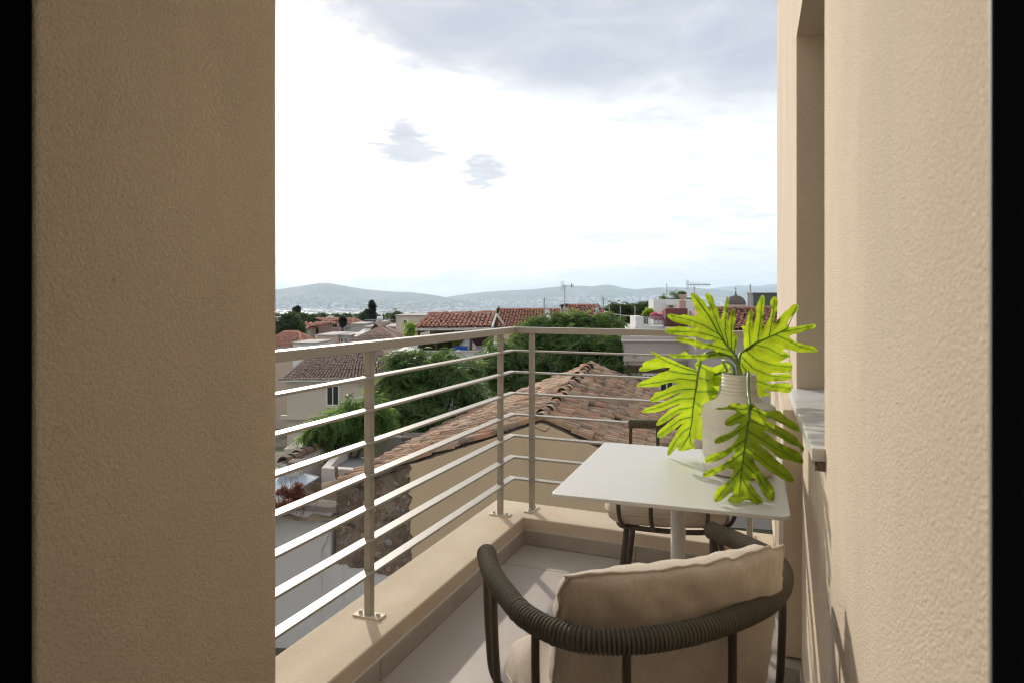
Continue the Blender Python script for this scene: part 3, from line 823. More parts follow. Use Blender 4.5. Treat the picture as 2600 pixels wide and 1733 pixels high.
V2 = [[(922,455),(1000,405),(1130,350),(1210,310),(1280,160)], [(1170,332),(1260,318),(1400,286)], [(1130,350),(1200,380),(1300,430),(1410,460)], [(960,430),(950,320),(968,185)], [(1010,400),(1030,250),(1042,95)], [(1090,367),(1110,250),(1128,105)], [(985,415),(1080,440),(1170,490),(1230,494)], [(925,455),(1000,520),(1100,555),(1240,570)], [(900,500),(980,580),(1100,630),(1240,640)], [(890,540),(970,650),(1100,700),(1235,715)]]
L3 = [(600,605),(560,580),(510,565),(450,535),(400,512),(350,495),(310,476),(264,458),(320,500),(310,510),(270,520),(230,540),(218,556),(228,562),(205,575),(196,590),(202,597),(250,596),(300,585),(350,575),(395,570),(412,575),(405,590),(370,605),(340,610),(320,625),(280,640),(275,650),(225,665),(190,685),(180,697),(200,706),(250,705),(300,700),(320,708),(350,690),(400,672),(450,675),(470,682),(455,690),(410,705),(385,725),(340,740),(305,745),(300,765),(275,790),(270,803),(300,808),(340,795),(400,775),(450,750),(490,742),(480,755),(450,770),(400,795),(350,815),(300,835),(240,855),(218,872),(225,882),(280,880),(340,872),(400,845),(450,825),(490,815),(470,835),(430,850),(400,865),(385,885),(350,910),(325,945),(312,968),(330,968),(370,950),(420,915),(460,890),(490,880),(480,895),(440,920),(400,950),(360,985),(330,1010),(318,1040),(330,1055),(370,1045),(410,1015),(450,985),(480,960),(500,950),(490,970),(460,1000),(450,1030),(420,1080),(400,1110),(392,1150),(390,1178),(410,1170),(440,1130),(470,1110),(490,1080),(505,1060),(500,1080),(480,1110),(460,1130),(470,1145),(520,1140),(560,1125),(590,1135),(580,1120),(565,1090),(570,1065),(590,1055),(625,1075),(650,1040),(650,1000),(640,960),(628,930),(610,900),(606,880),(640,900),(660,870),(640,850),(618,830),(650,822),(690,820),(720,800),(700,780),(640,765),(690,765),(730,750),(734,730),(690,700),(735,690),(738,640),(720,610),(690,600),(650,590),(625,592)]
V3 = [[(604,602),(590,700),(570,820),(558,950),(540,1040),(480,1132)], [(595,605),(480,570),(380,530),(270,464)], [(600,625),(480,612),(350,585),(205,590)], [(592,665),(480,650),(330,675),(190,695)], [(586,720),(480,725),(380,755),(280,800)], [(575,785),(470,790),(350,840),(225,875)], [(568,845),(470,860),(390,910),(320,962)], [(562,910),(480,930),(400,990),(325,1045)], [(552,980),(490,1020),(440,1090),(395,1170)], [(545,1020),(550,1090),(585,1130)], [(600,640),(660,660),(730,650)], [(588,740),(640,740),(725,735)], [(572,800),(640,860),(655,868)]]
L4 = [(950,822),(925,820),(905,832),(880,818),(850,820),(815,825),(812,840),(780,850),(740,850),(718,858),(760,862),(810,858),(850,862),(872,875),(860,890),(825,910),(795,930),(785,950),(790,970),(830,972),(865,955),(890,950),(895,962),(870,980),(840,1010),(800,1030),(750,1045),(715,1070),(718,1095),(760,1090),(810,1065),(850,1045),(880,1025),(888,1030),(870,1060),(850,1090),(830,1115),(780,1145),(720,1160),(670,1180),(648,1205),(652,1228),(700,1218),(750,1205),(800,1175),(840,1145),(865,1140),(855,1165),(830,1195),(790,1225),(750,1250),(700,1268),(650,1285),(630,1310),(640,1325),(690,1318),(740,1290),(790,1265),(830,1262),(850,1275),(840,1310),(815,1340),(790,1370),(750,1390),(720,1420),(712,1460),(715,1490),(735,1495),(770,1475),(810,1440),(840,1415),(850,1440),(820,1460),(805,1485),(830,1500),(880,1503),(905,1485),(930,1475),(960,1480),(980,1510),(1020,1525),(1045,1518),(1050,1500),(1030,1460),(1000,1430),(975,1390),(950,1360),(958,1335),(985,1330),(1010,1360),(1030,1400),(1050,1440),(1085,1480),(1110,1490),(1125,1475),(1125,1430),(1115,1390),(1080,1350),(1040,1300),(1010,1260),(985,1225),(980,1200),(1000,1205),(1040,1240),(1090,1280),(1140,1310),(1190,1340),(1235,1360),(1258,1350),(1255,1330),(1225,1290),(1190,1250),(1140,1210),(1090,1160),(1040,1120),(1012,1095),(1020,1085),(1060,1110),(1100,1140),(1130,1165),(1160,1195),(1210,1200),(1270,1220),(1315,1233),(1325,1215),(1300,1165),(1270,1140),(1200,1112),(1130,1075),(1065,1022),(1048,1006),(1066,998),(1120,1026),(1190,1066),(1240,1100),(1290,1110),(1312,1135),(1306,1160),(1328,1140),(1320,1110),(1285,1075),(1270,1045),(1210,1010),(1160,980),(1100,950),(1055,934),(1085,912),(1140,938),(1200,968),(1250,998),(1300,1016),(1292,985),(1270,955),(1200,915),(1150,862),(1090,880),(1060,880),(1030,862),(1000,850),(990,828),(965,818)]
V4 = [[(957,824),(945,950),(925,1100),(905,1250),(885,1420)], [(955,850),(900,860),(815,845)], [(952,880),(880,915),(795,960)], [(944,960),(850,1025),(725,1082)], [(932,1060),(820,1140),(655,1216)], [(922,1150),(800,1230),(640,1308)], [(908,1250),(830,1350),(722,1482)], [(900,1320),(960,1430),(1040,1510)], [(912,1220),(1010,1320),(1115,1478)], [(925,1110),(1060,1220),(1248,1348)], [(938,1000),(1090,1100),(1315,1222)], [(946,930),(1100,990),(1320,1130)], [(955,850),(1060,900),(1290,1000)]]
L5 = [(575,548),(600,535),(650,562),(700,575),(740,560),(790,540),(825,560),(805,590),(835,602),(815,632),(770,640),(745,690),(738,760),(700,800),(640,765),(612,700),(612,640),(596,590)]
V5 = [[(800,600),(720,620),(660,680),(690,780)], [(720,620),(640,580),(580,548)], [(740,615),(790,560)]]
leaf('large upright philodendron leaf fanning left above the vase neck', L1, V1, lambda q: 2.10 + .00012 * (862 - q[0]) - .00005 * (500 - q[1]), [neck(.006, .004, .26), neck(-.002, .004, .315)], 1.0)
leaf('large philodendron leaf spreading right towards the window recess', L2, V2, lambda q: 2.185 - .00002 * (q[0] - 920), [neck(.012, .02, .26), neck(.008, .028, .32), neck(.02, .045, .36)], 2.0)
leaf('drooping philodendron leaf left of the vase, tip touching the table', L3, V3, lambda q: 2.20 + .00022 * (q[1] - 600) - .00016 * (604 - q[0]) + (.05 if q[0] > 620 else 0) * (q[0] - 620) / 60, [neck(.002, -.012, .26), neck(-.004, -.010, .325), neck(-.045, .002, .365), neck(-.095, .03, .362)], 3.0, .020, .014, .7415)
leaf('drooping philodendron leaf hanging over the front of the vase', L4, V4, lambda q: 1.925 - .00021 * (q[1] - 824) + .00003 * (q[0] - 957), [neck(.0, -.02, .25), neck(.006, -.04, .303), neck(.008, -.060, .312), neck(-.002, -.088, .294), neck(-.016, -.130, .262)], 4.0, .020, .012, .7415)
leaf('small dark philodendron leaf tucked behind the vase neck', L5, V5, lambda q: 2.30 + .0002 * (q[1] - 600), [neck(-.01, .02, .26), neck(-.005, .04, .32), neck(-.02, .10, .335)], 5.0)

# ================================================================== terrain and mountains
GP = [(0, -6.6), (15, -6.6), (30, -8.2), (45, -10.5), (100, -15), (200, -19), (400, -23), (800, -36), (2000, -66), (4000, -86), (8000, -92), (60000, -92)]
def gz(D):
    for (a, za), (b, zb) in zip(GP[:-1], GP[1:]):
        if D <= b: return za + (zb - za) * (D - a) / (b - a)
    return GP[-1][1]
rr = [0.5, 8, 15, 22, 30, 38, 45, 60, 80, 100, 150, 200, 300, 400, 600, 800, 1200, 2000, 3000, 4000, 6000, 8000, 14000, 22000]
SEGS = 96
Vt = [(0, 0, gz(0))]; Ft = []
for i, r in enumerate(rr):
    for k in range(SEGS):
        a = 2 * math.pi * k / SEGS; Vt.append((r * math.sin(a), r * math.cos(a), gz(r)))
for k in range(SEGS): Ft.append((0, 1 + (k + 1) % SEGS, 1 + k))
for i in range(len(rr) - 1):
    for k in range(SEGS):
        a = 1 + i * SEGS; Ft.append((a + k, a + (k + 1) % SEGS, a + SEGS + (k + 1) % SEGS, a + SEGS + k))
def ground_mat():
    t = NT('dry ground and scrub')
    base = t.mix(t.ramp(t.noise(0.25, 8, 0.7), 0.42, 0.62), (0.19, 0.16, 0.12), (0.075, 0.085, 0.045))
    base = t.mix(t.ramp(t.noise(0.006, 8, 0.7), 0.45, 0.6), base, (0.20, 0.19, 0.17))
    return t.fin(base, 0.95, t.bump(t.noise(6, 6, 0.7), 0.5, 0.05), 0, 0.1)
mm = MB(); mm.add(Vt, Ft); tag(fixn(mm.build('ground', ground_mat())), kind='structure')
def mtn_mat():
    t = NT('scrub mountain')
    base = t.mix(t.ramp(t.noise(0.0016, 9, 0.7), 0.40, 0.62), (0.15, 0.145, 0.12), (0.075, 0.085, 0.06))
    return t.fin(base, 0.95, None, 0, 0.05)
M['mtn'] = mtn_mat()
mtn_h = []
def mountain(name, prof, D, foot, back, seed):
    us = np.arange(prof[0][0], prof[-1][0] + .1, 6.0)
    vs_ = np.interp(us, [p[0] for p in prof], [p[1] for p in prof])
    nT = 26; V = []; F = []
    for i, (u, v) in enumerate(zip(us, vs_)):
        v2 = v + 0.7 * noise.noise(Vector((u * .06, seed, 0))) + .4 * noise.noise(Vector((u * .17, seed, 3)))
        top = P(u, v2, D); base_z = gz(8000) - 6
        for j in range(nT + 1):
            t = j / nT
            if t <= .7:
                s = t / .7; d = D - foot * (1 - s); z = base_z + (top.z - base_z) * (s ** 1.55)
                z += (noise.noise(Vector((u * .012, s * 3.2, seed))) * .16 + noise.noise(Vector((u * .045, s * 7, seed))) * .07) * (top.z - base_z) * max(0.0, math.sin(math.pi * s)) ** .8
            else:
                s = (t - .7) / .3; d = D + back * s; z = base_z + (top.z - base_z) * max(0.0, 1 - s) ** 1.2
            V.append(((u - 1300) / FPX * d, d, z))
    w = nT + 1
    for i in range(len(us) - 1):
        for j in range(nT): F.append((i * w + j, (i + 1) * w + j, (i + 1) * w + j + 1, i * w + j + 1))
    mm = MB(); mm.add(V, F); o = mm.build(name, M['mtn'], smooth=True); tag(o, kind='structure')
    mtn_h.append((np.array(V).reshape(len(us), w, 3), us))
mountain('mountain_left', [(0, 752), (300, 750), (560, 744), (700, 735), (750, 728), (800, 719), (830, 717), (860, 722), (900, 730), (960, 737), (1000, 740), (1040, 741), (1080, 746), (1120, 752), (1160, 759), (1210, 768), (1260, 776)], 9000, 3200, 2500, 1.0)
mountain('mountain_middle', [(1080, 768), (1140, 753), (1180, 747), (1230, 741), (1290, 737), (1340, 735), (1400, 729), (1440, 725), (1480, 725), (1500, 727), (1535, 722.5), (1552, 723), (1580, 730), (1610, 734), (1650, 731), (1700, 729), (1760, 730), (1800, 733), (1850, 739), (1900, 746), (1960, 754), (2060, 766)], 11000, 4200, 3000, 2.0)
mountain('mountain_right', [(1760, 748), (1850, 738), (1900, 733), (1950, 730), (1980, 727), (2100, 722), (2300, 730), (2600, 745)], 12500, 3500, 2500, 3.0)
mountain('mountain_far', [(1660, 745), (1780, 735), (1830, 729), (1875, 724), (1920, 726), (1960, 721), (1990, 719), (2100, 715), (2300, 722), (2600, 735)], 16000, 3000, 2500, 4.0)

# ------------------------------------------------------------------ far city: thousands of blocks that read as one mass
def boxes_np(C, S, yaw):
    n = len(C); base = np.array([[-1, -1, 0], [1, -1, 0], [1, 1, 0], [-1, 1, 0], [-1, -1, 1], [1, -1, 1], [1, 1, 1], [-1, 1, 1]], float)
    v = base[None] * (S[:, None, :] * np.array([.5, .5, 1.0]))
    c, s = np.cos(yaw)[:, None], np.sin(yaw)[:, None]
    x = v[..., 0] * c - v[..., 1] * s; y = v[..., 0] * s + v[..., 1] * c
    V = np.stack([x, y, v[..., 2]], -1) + C[:, None, :]
    f = np.array([(4, 5, 6, 7), (0, 1, 5, 4), (1, 2, 6, 5), (2, 3, 7, 6), (3, 0, 4, 7)])
    F = (f[None] + (np.arange(n) * 8)[:, None, None]).reshape(-1, 4)
    return V.reshape(-1, 3), F
def city_mat():
    t = NT('far city walls')
    base = t.colr([(0.0, (0.30, 0.29, 0.28)), (0.3, (0.52, 0.50, 0.47)), (0.6, (0.72, 0.70, 0.67)), (1.0, (0.85, 0.84, 0.82))], t.g.outputs['Random Per Island'])
    # storeys and bands of openings, too small to build at this distance
    br = t.n('ShaderNodeTexBrick'); br.inputs['Scale'].default_value = 0.30; br.inputs['Mortar Size'].default_value = 0.10
    br.inputs['Color1'].default_value = (1, 1, 1, 1); br.inputs['Color2'].default_value = (.85, .85, .86, 1); br.inputs['Mortar'].default_value = (.45, .46, .48, 1)
    t.l(t.pos, br.inputs['Vector'])
    base = t.mix(0.7, base, t.mix(1.0, base, br.outputs['Color'], 'MULTIPLY'))
    return t.fin(base, 0.45, None, 0, 0.6)
nC = 9000
Dc = 620 * (9.6 ** rng.random(nC)); uc = rng.uniform(560, 2120, nC)
Xc = (uc - 1300) / FPX * Dc
Cc = np.stack([Xc, Dc, np.array([gz(math.hypot(x, d)) for x, d in zip(Xc, Dc)]) - 1], -1)
sc = np.clip(Dc / 1500, .9, 2.2)
Sc = np.stack([rng.uniform(9, 24, nC) * sc, rng.uniform(9, 20, nC) * sc, rng.uniform(6, 15, nC) * np.clip(sc, 1, 1.35)], -1)
# blocks climbing the foot of the mountains
ext = []
for (G, us), nb in ((mtn_h[0], 1400), (mtn_h[1], 4200), (mtn_h[2], 500)):
    ii = rng.integers(0, G.shape[0], nb); jj = rng.random(nb) ** 1.6 * 11
    j0 = jj.astype(int); fr = (jj - j0)[:, None]
    q = G[ii, j0] * (1 - fr) + G[ii, j0 + 1] * fr
    keep = np.array([noise.noise(Vector((p[0] * .0009, p[1] * .0009, 0))) > -.12 - .03 * 0 for p in q])
    ext.append(q[keep])
E = np.concatenate(ext); E[:, 0] += rng.uniform(-15, 15, len(E))
Se = np.stack([rng.uniform(14, 42, len(E)), rng.uniform(12, 30, len(E)), rng.uniform(8, 22, len(E))], -1)
V_, F_ = boxes_np(np.concatenate([Cc, E]), np.concatenate([Sc, Se]), rng.uniform(0, 3.14, nC + len(E)))
co = mobj('far_city', np_mesh('far_city', V_, F_), city_mat()); tag(co, 'pale hazy city blocks spreading to the mountains', 'city', kind='stuff')

# ------------------------------------------------------------------ foliage
def rot_rand(n, droop=0.5):
    az_ = rng.uniform(0, 2 * math.pi, n); pitch = rng.normal(-droop, .45, n); roll = rng.normal(0, .5, n)
    ca, sa, cp_, sp, cr, sr = np.cos(az_), np.sin(az_), np.cos(pitch), np.sin(pitch), np.cos(roll), np.sin(roll)
    Z0_ = np.zeros(n); O = np.ones(n)
    Rz = np.stack([np.stack([ca, -sa, Z0_], -1), np.stack([sa, ca, Z0_], -1), np.stack([Z0_, Z0_, O], -1)], 1)
    Ry = np.stack([np.stack([cp_, Z0_, -sp], -1), np.stack([Z0_, O, Z0_], -1), np.stack([sp, Z0_, cp_], -1)], 1)
    Rx = np.stack([np.stack([O, Z0_, Z0_], -1), np.stack([Z0_, cr, -sr], -1), np.stack([Z0_, sr, cr], -1)], 1)
    return Rz @ Ry @ Rx
def spray_pinnate(npair=6):           # compound leaf, unit length along +x, drooping
    v = []; f = []
    for i in range(npair):
        x = .18 + .8 * i / npair; z = -.30 * x * x
        for s in (-1, 1):
            k = len(v); L = .30 * (1 - .35 * abs(i / npair - .4)); wd = .058
            tip = (x + .16, s * L, z - .10)
            mid = ((x + tip[0]) / 2, s * L / 2, z - .02)
            v += [(x, 0, z), (mid[0] + wd, mid[1], mid[2]), tip, (mid[0] - wd, mid[1], mid[2])]; f.append((k, k + 1, k + 2, k + 3))
    k = len(v); v += [(.95, 0, -.27), (1.1, .06, -.36), (1.28, 0, -.47), (1.1, -.06, -.36)]; f.append((k, k + 1, k + 2, k + 3))
    return np.array(v), np.array(f)
def spray_tuft(n=7, seed=0):          # loose clump of small leaves
    g = np.random.default_rng(seed); v = []; f = []
    for i in range(n):
        a = g.uniform(0, 6.28); e = g.uniform(-.6, 1.0); d = np.array([math.cos(a) * math.cos(e), math.sin(a) * math.cos(e), math.sin(e)])
        s = np.cross(d, g.normal(size=3)); s /= np.linalg.norm(s) + 1e-6; o = g.uniform(-.25, .25, 3); L = g.uniform(.5, 1.0); w = .16
        k = len(v); v += [o, o + d * L * .5 + s * w, o + d * L, o + d * L * .5 - s * w]; f.append((k, k + 1, k + 2, k + 3))
    return np.array(v), np.array(f)
PIN = spray_pinnate(); TUFT = spray_tuft(); NEEDLE = spray_tuft(9, 4)
def crown_mesh(blobs, n, size, spray, droop=.5, shell=.55, lumps=0.0):
    vol = np.array([b[3] * b[4] * b[5] if len(b) > 4 else b[3] ** 3 for b in blobs]) ** .72; vol /= vol.sum()
    ids = rng.choice(len(blobs), n, p=vol)
    d = rng.normal(size=(n, 3)); d /= np.linalg.norm(d, axis=1)[:, None]
    r = (shell + (1 - shell) * rng.random(n)) * rng.uniform(.86, 1.08, n)
    B = np.array([(b[0], b[1], b[2], b[3], b[4] if len(b) > 4 else b[3], b[5] if len(b) > 4 else b[3]) for b in blobs])
    C = B[ids, :3] + d * r[:, None] * B[ids, 3:]
    sv, sf = spray; m_ = len(sv)
    Rm = rot_rand(n, droop); S = size * rng.uniform(.65, 1.25, n)
    V = (np.einsum('nij,mj->nmi', Rm, sv) * S[:, None, None] + C[:, None, :]).reshape(-1, 3)
    F = (sf[None] + (np.arange(n) * m_)[:, None, None]).reshape(-1, sf.shape[1])
    return V, F
M['bark'] = simple('grey brown bark', (0.12, 0.095, 0.075), 0.95, 0.3, 20, 0.8, 40, 0.02)
M['ail'] = leaf_mat('ailanthus foliage', (0.074, 0.120, 0.040), (0.17, 0.265, 0.055), True, .45)
M['ail2'] = leaf_mat('fresh ailanthus foliage', (0.085, 0.145, 0.040), (0.21, 0.33, 0.055), True, .5)
M['dark'] = leaf_mat('dark tree foliage', (0.048, 0.074, 0.034), (0.075, 0.115, 0.03), True, .35)
M['olive'] = leaf_mat('olive tree foliage', (0.060, 0.085, 0.030), (0.10, 0.14, 0.03), True, .4)
M['cyp'] = leaf_mat('cypress foliage', (0.020, 0.033, 0.020), (0.02, 0.035, 0.012), True, .25)
def tree(name, label, base, blobs, n, size, mat, spray=PIN, droop=.5, tr=.16, group=None, shell=.5):
    base = Vector(base); root = thing(name, label, 'tree', base, 0, group)
    mm = MB()
    top = Vector(blobs[0][:3]); fork = base.lerp(top, .55)
    mm.tube(spl([base, base.lerp(fork, .5) + Vector((tr, 0, 0)), fork], 5), [tr * (1.25 - .05 * i) for i in range(11)], 8)
    for b in blobs[:10]:
        e = Vector(b[:3]); md = fork.lerp(e, .5) + Vector((random.uniform(-.3, .3), random.uniform(-.3, .3), -.15)) * (e - fork).length * .2
        path = spl([fork, md, e], 5); mm.tube(path, [max(.012, tr * .62 * (1 - i / (len(path) + 1))) for i in range(len(path))], 6)
    mm.build('trunk', M['bark'], root, smooth=True)
    V, F = crown_mesh(blobs, n, size, spray, droop, shell)
    o = mobj('crown', np_mesh('crown', V, F), mat); o.parent = root; o.matrix_parent_inverse = PW(root).inverted()
    return root
def blob(u, v, D, rx, rz=None, ry=None):           # blob from pixel position, radii in pixels
    p = P(u, v, D); k = D / FPX
    return (p.x, p.y, p.z, rx * k, (ry or rx) * k, (rz or rx) * k)

# ------------------------------------------------------------------ tiled roofs
def tile_mesh(name, L, w, h, th=.012, seg=5, taper=.82, broken=0):
    V = []; F = []                    # length along +y (down slope), arch across x
    for (y, k) in ((0.0, taper), (L, 1.0)):
        for r_ in (1.0, 1 - th / w * 2):
            for i in range(seg + 1):
                a = math.pi * i / seg; V.append((math.cos(a) * w / 2 * k * r_, y, math.sin(a) * h * k * r_))
    n = seg + 1
    for i in range(seg):
        F += [(i, i + 1, 2 * n + i + 1, 2 * n + i), (n + i + 1, n + i, 3 * n + i, 3 * n + i + 1), (2 * n + i, 2 * n + i + 1, 3 * n + i + 1, 3 * n + i), (i + 1, i, n + i, n + i + 1)]
    F += [(0, 2 * n, 3 * n, n), (seg, n + seg, 3 * n + seg, 2 * n + seg)]
    me = bpy.data.meshes.new(name); me.from_pydata(V, [], F); me.update()
    bm = bmesh.new(); bm.from_mesh(me); bmesh.ops.recalc_face_normals(bm, faces=bm.faces); bm.to_mesh(me); bm.free()
    return me
def tile_roof(parent, A, B, C, D_, ncol, nrow, mat, deck_mat, single=0, jit=0.0, ov=1.22, wfac=.78, hfac=.5, sm=False, missing=0.0, lift=.012):
    """bilinear roof patch: A, B along the ridge, D_, C the eave below them; covers run from ridge to eave"""
    A, B, C, D_ = map(Vector, (A, B, C, D_))
    def S(s, t): return A.lerp(B, s).lerp(D_.lerp(C, s), t)
    cell = ((A - B).length + (C - D_).length) / 2 / ncol; rl = (((A - D_).length + (B - C).length) / 2) / nrow
    meshes = [tile_mesh('roof_tile', rl * ov, cell * wfac * (1 + .05 * k), cell * wfac * hfac * (1 + .04 * k)) for k in (-1, 0, 1)] if jit else [tile_mesh('roof_tile', rl * ov, cell * wfac, cell * wfac * hfac)]
    for me in meshes: me.materials.append(mat)
    items = []
    for i in range(ncol):
        for j in range(nrow):
            s = (i + .5) / ncol; t = j / nrow
            if missing and random.random() < missing: continue
            p = S(s, t); q = S(s, (j + 1) / nrow); sd = (S(min(1, s + .01), t) - S(max(0, s - .01), t)).normalized()
            dv = (q - p).normalized(); nv = sd.cross(dv)
            if nv.z < 0: nv = -nv
            sd = dv.cross(nv).normalized()
            if jit:
                a = random.gauss(0, jit); dv2 = (dv * math.cos(a) + sd * math.sin(a)); b = random.gauss(0, jit * .5)
                dv2 = (dv2 + nv * b * .5).normalized(); sd = dv2.cross(nv).normalized(); nv = sd.cross(dv2); dv = dv2
                p = p + sd * random.gauss(0, cell * .07) + dv * random.gauss(0, rl * .16) + nv * abs(random.gauss(0, .010))
            dv = (dv + nv * (lift / (rl))).normalized(); nv = sd.cross(dv).normalized()
            mx = Matrix((( sd.x, dv.x, nv.x, p.x), (sd.y, dv.y, nv.y, p.y), (sd.z, dv.z, nv.z, p.z), (0, 0, 0, 1)))
            items.append(((p - Vector((0, 0, EYE))).length, mx, random.choice(meshes)))
    items.sort(key=lambda x: x[0])
    for _, mx, me in items[:single]:
        o = bpy.data.objects.new('roof_tile', me); col.objects.link(o); o.parent = parent
        o.matrix_parent_inverse = PW(parent).inverted(); o.matrix_world = mx
        o.matrix_basis = mx
    rest = items[single:]
    if rest:
        Vs = []; Fs = []; k = 0
        arrs = {me: (np.array([v.co[:] for v in me.vertices]), np.array([p.vertices[:] for p in me.polygons])) for me in meshes}
        for _, mx, me in rest:
            v, f = arrs[me]; m3 = np.array(mx)
            Vs.append(v @ m3[:3, :3].T + m3[:3, 3]); Fs.append(f + k); k += len(v)
        o = mobj('roof_tiles', np_mesh('roof_tiles', np.concatenate(Vs), np.concatenate(Fs)), mat, parent); o['kind'] = 'stuff'
    # deck under the covers, hollow between the rows
    nv_ = (B - A).cross(D_ - A).normalized()
    if nv_.z < 0: nv_ = -nv_
    V = []; F = []; nr = 12; nc = ncol * 2
    for i in range(nc + 1):
        for j in range(nr + 1):
            p = S(i / nc, j / nr); V.append(p + nv_ * ((.002 if i % 2 else -.055) + (random.gauss(0, .006) if jit else 0)))
    for i in range(nc):
        for j in range(nr): F.append((i * (nr + 1) + j, (i + 1) * (nr + 1) + j, (i + 1) * (nr + 1) + j + 1, i * (nr + 1) + j + 1))
    mm = MB(); mm.add(V, F); mm.build('roof_deck', deck_mat, parent)
def ridge_caps(parent, A, B, n, w, mat, jit=.05, name='ridge_tile'):
    A = Vector(A); B = Vector(B); L = (B - A).length / n; me = tile_mesh(name, L * 1.2, w, w * .55, .014, 6, .84); me.materials.append(mat)
    for i in range(n):
        p = A.lerp(B, i / n); dv = (B - A).normalized(); sd = dv.cross(Vector((0, 0, 1))).normalized(); nv = sd.cross(dv)
        a = random.gauss(0, jit); dv = (dv + sd * a + nv * .05).normalized(); sd = dv.cross(nv).normalized(); nv = sd.cross(dv)
        p = p + nv * random.gauss(.0, .012) + sd * random.gauss(0, .015)
        mx = Matrix(((sd.x, dv.x, nv.x, p.x), (sd.y, dv.y, nv.y, p.y), (sd.z, dv.z, nv.z, p.z), (0, 0, 0, 1)))
        o = bpy.data.objects.new(name, me); col.objects.link(o); o.parent = parent; o.matrix_parent_inverse = PW(parent).inverted(); o.matrix_basis = mx

OLD = [(0.42, 0.225, 0.14), (0.44, 0.30, 0.19), (0.29, 0.19, 0.13), (0.47, 0.34, 0.22), (0.22, 0.155, 0.12), (0.44, 0.235, 0.145), (0.50, 0.37, 0.245), (0.33, 0.225, 0.16), (0.45, 0.29, 0.19), (0.25, 0.19, 0.145)]
M['oldtile'] = tile_mat('weathered clay tile', OLD, .62)
M['olddeck'] = simple('lichen and mortar between tiles', (0.105, 0.080, 0.062), 0.95, 0.5, 7, 0.8, 22, 0.03)
M['browntile'] = tile_mat('brown clay tile', [(0.33, 0.235, 0.195), (0.42, 0.30, 0.25), (0.37, 0.27, 0.225), (0.45, 0.335, 0.28), (0.46, 0.295, 0.22), (0.36, 0.28, 0.24)], .25, (0.09, 0.075, 0.065), True, .5)
M['browndeck'] = simple('brown roof joint', (0.16, 0.115, 0.09), 0.95, 0.3, 4)  # brown deck colour in the joints between tile rows
M['redtile'] = tile_mat('red clay tile', [(0.43, 0.195, 0.14), (0.50, 0.245, 0.17), (0.45, 0.21, 0.155), (0.54, 0.30, 0.20), (0.40, 0.185, 0.14), (0.50, 0.26, 0.20)], .18, (0.15, 0.075, 0.06), True, .4)
M['reddeck'] = simple('red roof joint', (0.25, 0.11, 0.08), 0.95, 0.3, 4)
M['ochre'] = plaster('ochre gable plaster', (0.58, 0.44, 0.285), (0.40, 0.29, 0.19), .45, .8)
M['cream'] = plaster('cream house plaster', (0.56, 0.50, 0.41), (0.30, 0.26, 0.21), .35, .5)
M['white'] = plaster('whitewashed plaster', (0.72, 0.71, 0.70), (0.35, 0.34, 0.33), .25, .6)
M['greywhite'] = plaster('grey white damp plaster', (0.58, 0.54, 0.51), (0.16, 0.135, 0.115), .7, .9)
M['oldwall'] = plaster('stained yard plaster', (0.55, 0.485, 0.43), (0.12, 0.10, 0.082), .9, 1.5)
M['pinkwall'] = plaster('pink house plaster', (0.50, 0.34, 0.29), (0.32, 0.22, 0.18), .3, .3, True, True)
M['beige'] = plaster('beige plaster', (0.55, 0.44, 0.35), (0.33, 0.26, 0.20), .3, .3, True, True)
M['grey'] = plaster('grey plaster', (0.42, 0.40, 0.37), (0.22, 0.21, 0.19), .4, .4, True, True)
M['taupe'] = plaster('taupe plaster', (0.47, 0.42, 0.375), (0.28, 0.25, 0.22), .3, .4)
M['trim'] = simple('pale trim', (0.66, 0.63, 0.57), .7, .06)
M['wood'] = simple('dark timber', (0.09, 0.045, 0.03), .6, .3, 12)
M['maroon'] = simple('maroon cladding', (0.145, 0.048, 0.040), .6, .08, 2)
M['metal'] = simple('galvanised steel', (0.38, 0.39, 0.40), .4, .1, 9, 0, 1, 0, .7)
M['dkmetal'] = simple('dark green metal cladding', (0.095, 0.115, 0.115), .5, .1, 2)
M['roofgrey'] = simple('grey flat roof', (0.16, 0.15, 0.145), .9, .3, 2, .5, 30, .01)
M['blue'] = simple('blue plastic', (0.02, 0.09, 0.40), .4, .1)
M['yellow'] = simple('yellow plastic', (0.60, 0.52, 0.05), .5, .1)
M['pinkfl'] = leaf_mat('pink oleander flowers', (0.62, 0.20, 0.26), (0.62, 0.22, 0.28), True, .4)
M['weed'] = leaf_mat('dry red weeds', (0.19, 0.075, 0.045), (0.22, 0.09, 0.05), True, .3)
M['bright'] = leaf_mat('yellow green plants', (0.14, 0.22, 0.03), (0.32, 0.42, 0.05), True, .5)

# ================================================================== the ochre house below the balcony
oh = thing('ochre_house', 'old ochre house with weathered clay tile roof just below the balcony', 'house', P(1376, 1070, 15))
Nn, Ff = P(1376, 1066, 15), P(1501, 928, 22)
NL, FL = P(838, 1240, 15.6), P(1222, 1034, 27)
NR, FR = P(1850, 1268, 14.3), P(1775, 1042, 26)
tile_roof(oh, Nn, Ff, FL, NL, 38, 14, M['oldtile'], M['olddeck'], 190, .11, 1.28, .74, .62, False, .02, .03)
tile_roof(oh, Ff, Nn, NR, FR, 38, 14, M['oldtile'], M['olddeck'], 105, .11, 1.28, .74, .62, False, .02, .03)
tile_roof(oh, Ff.lerp(Ff, 0), Ff + Vector((.05, .02, 0)), FR, FL, 24, 14, M['oldtile'], M['olddeck'], 0, .05, 1.3, .86, .42)
up = Vector((0, 0, .05))
ridge_caps(oh, Ff + up * .6, Nn + up * .5, 21, .27, M['oldtile'], .07)
ridge_caps(oh, Ff + up * .5, FR + up * .5, 22, .22, M['oldtile'], .05, 'hip_tile')
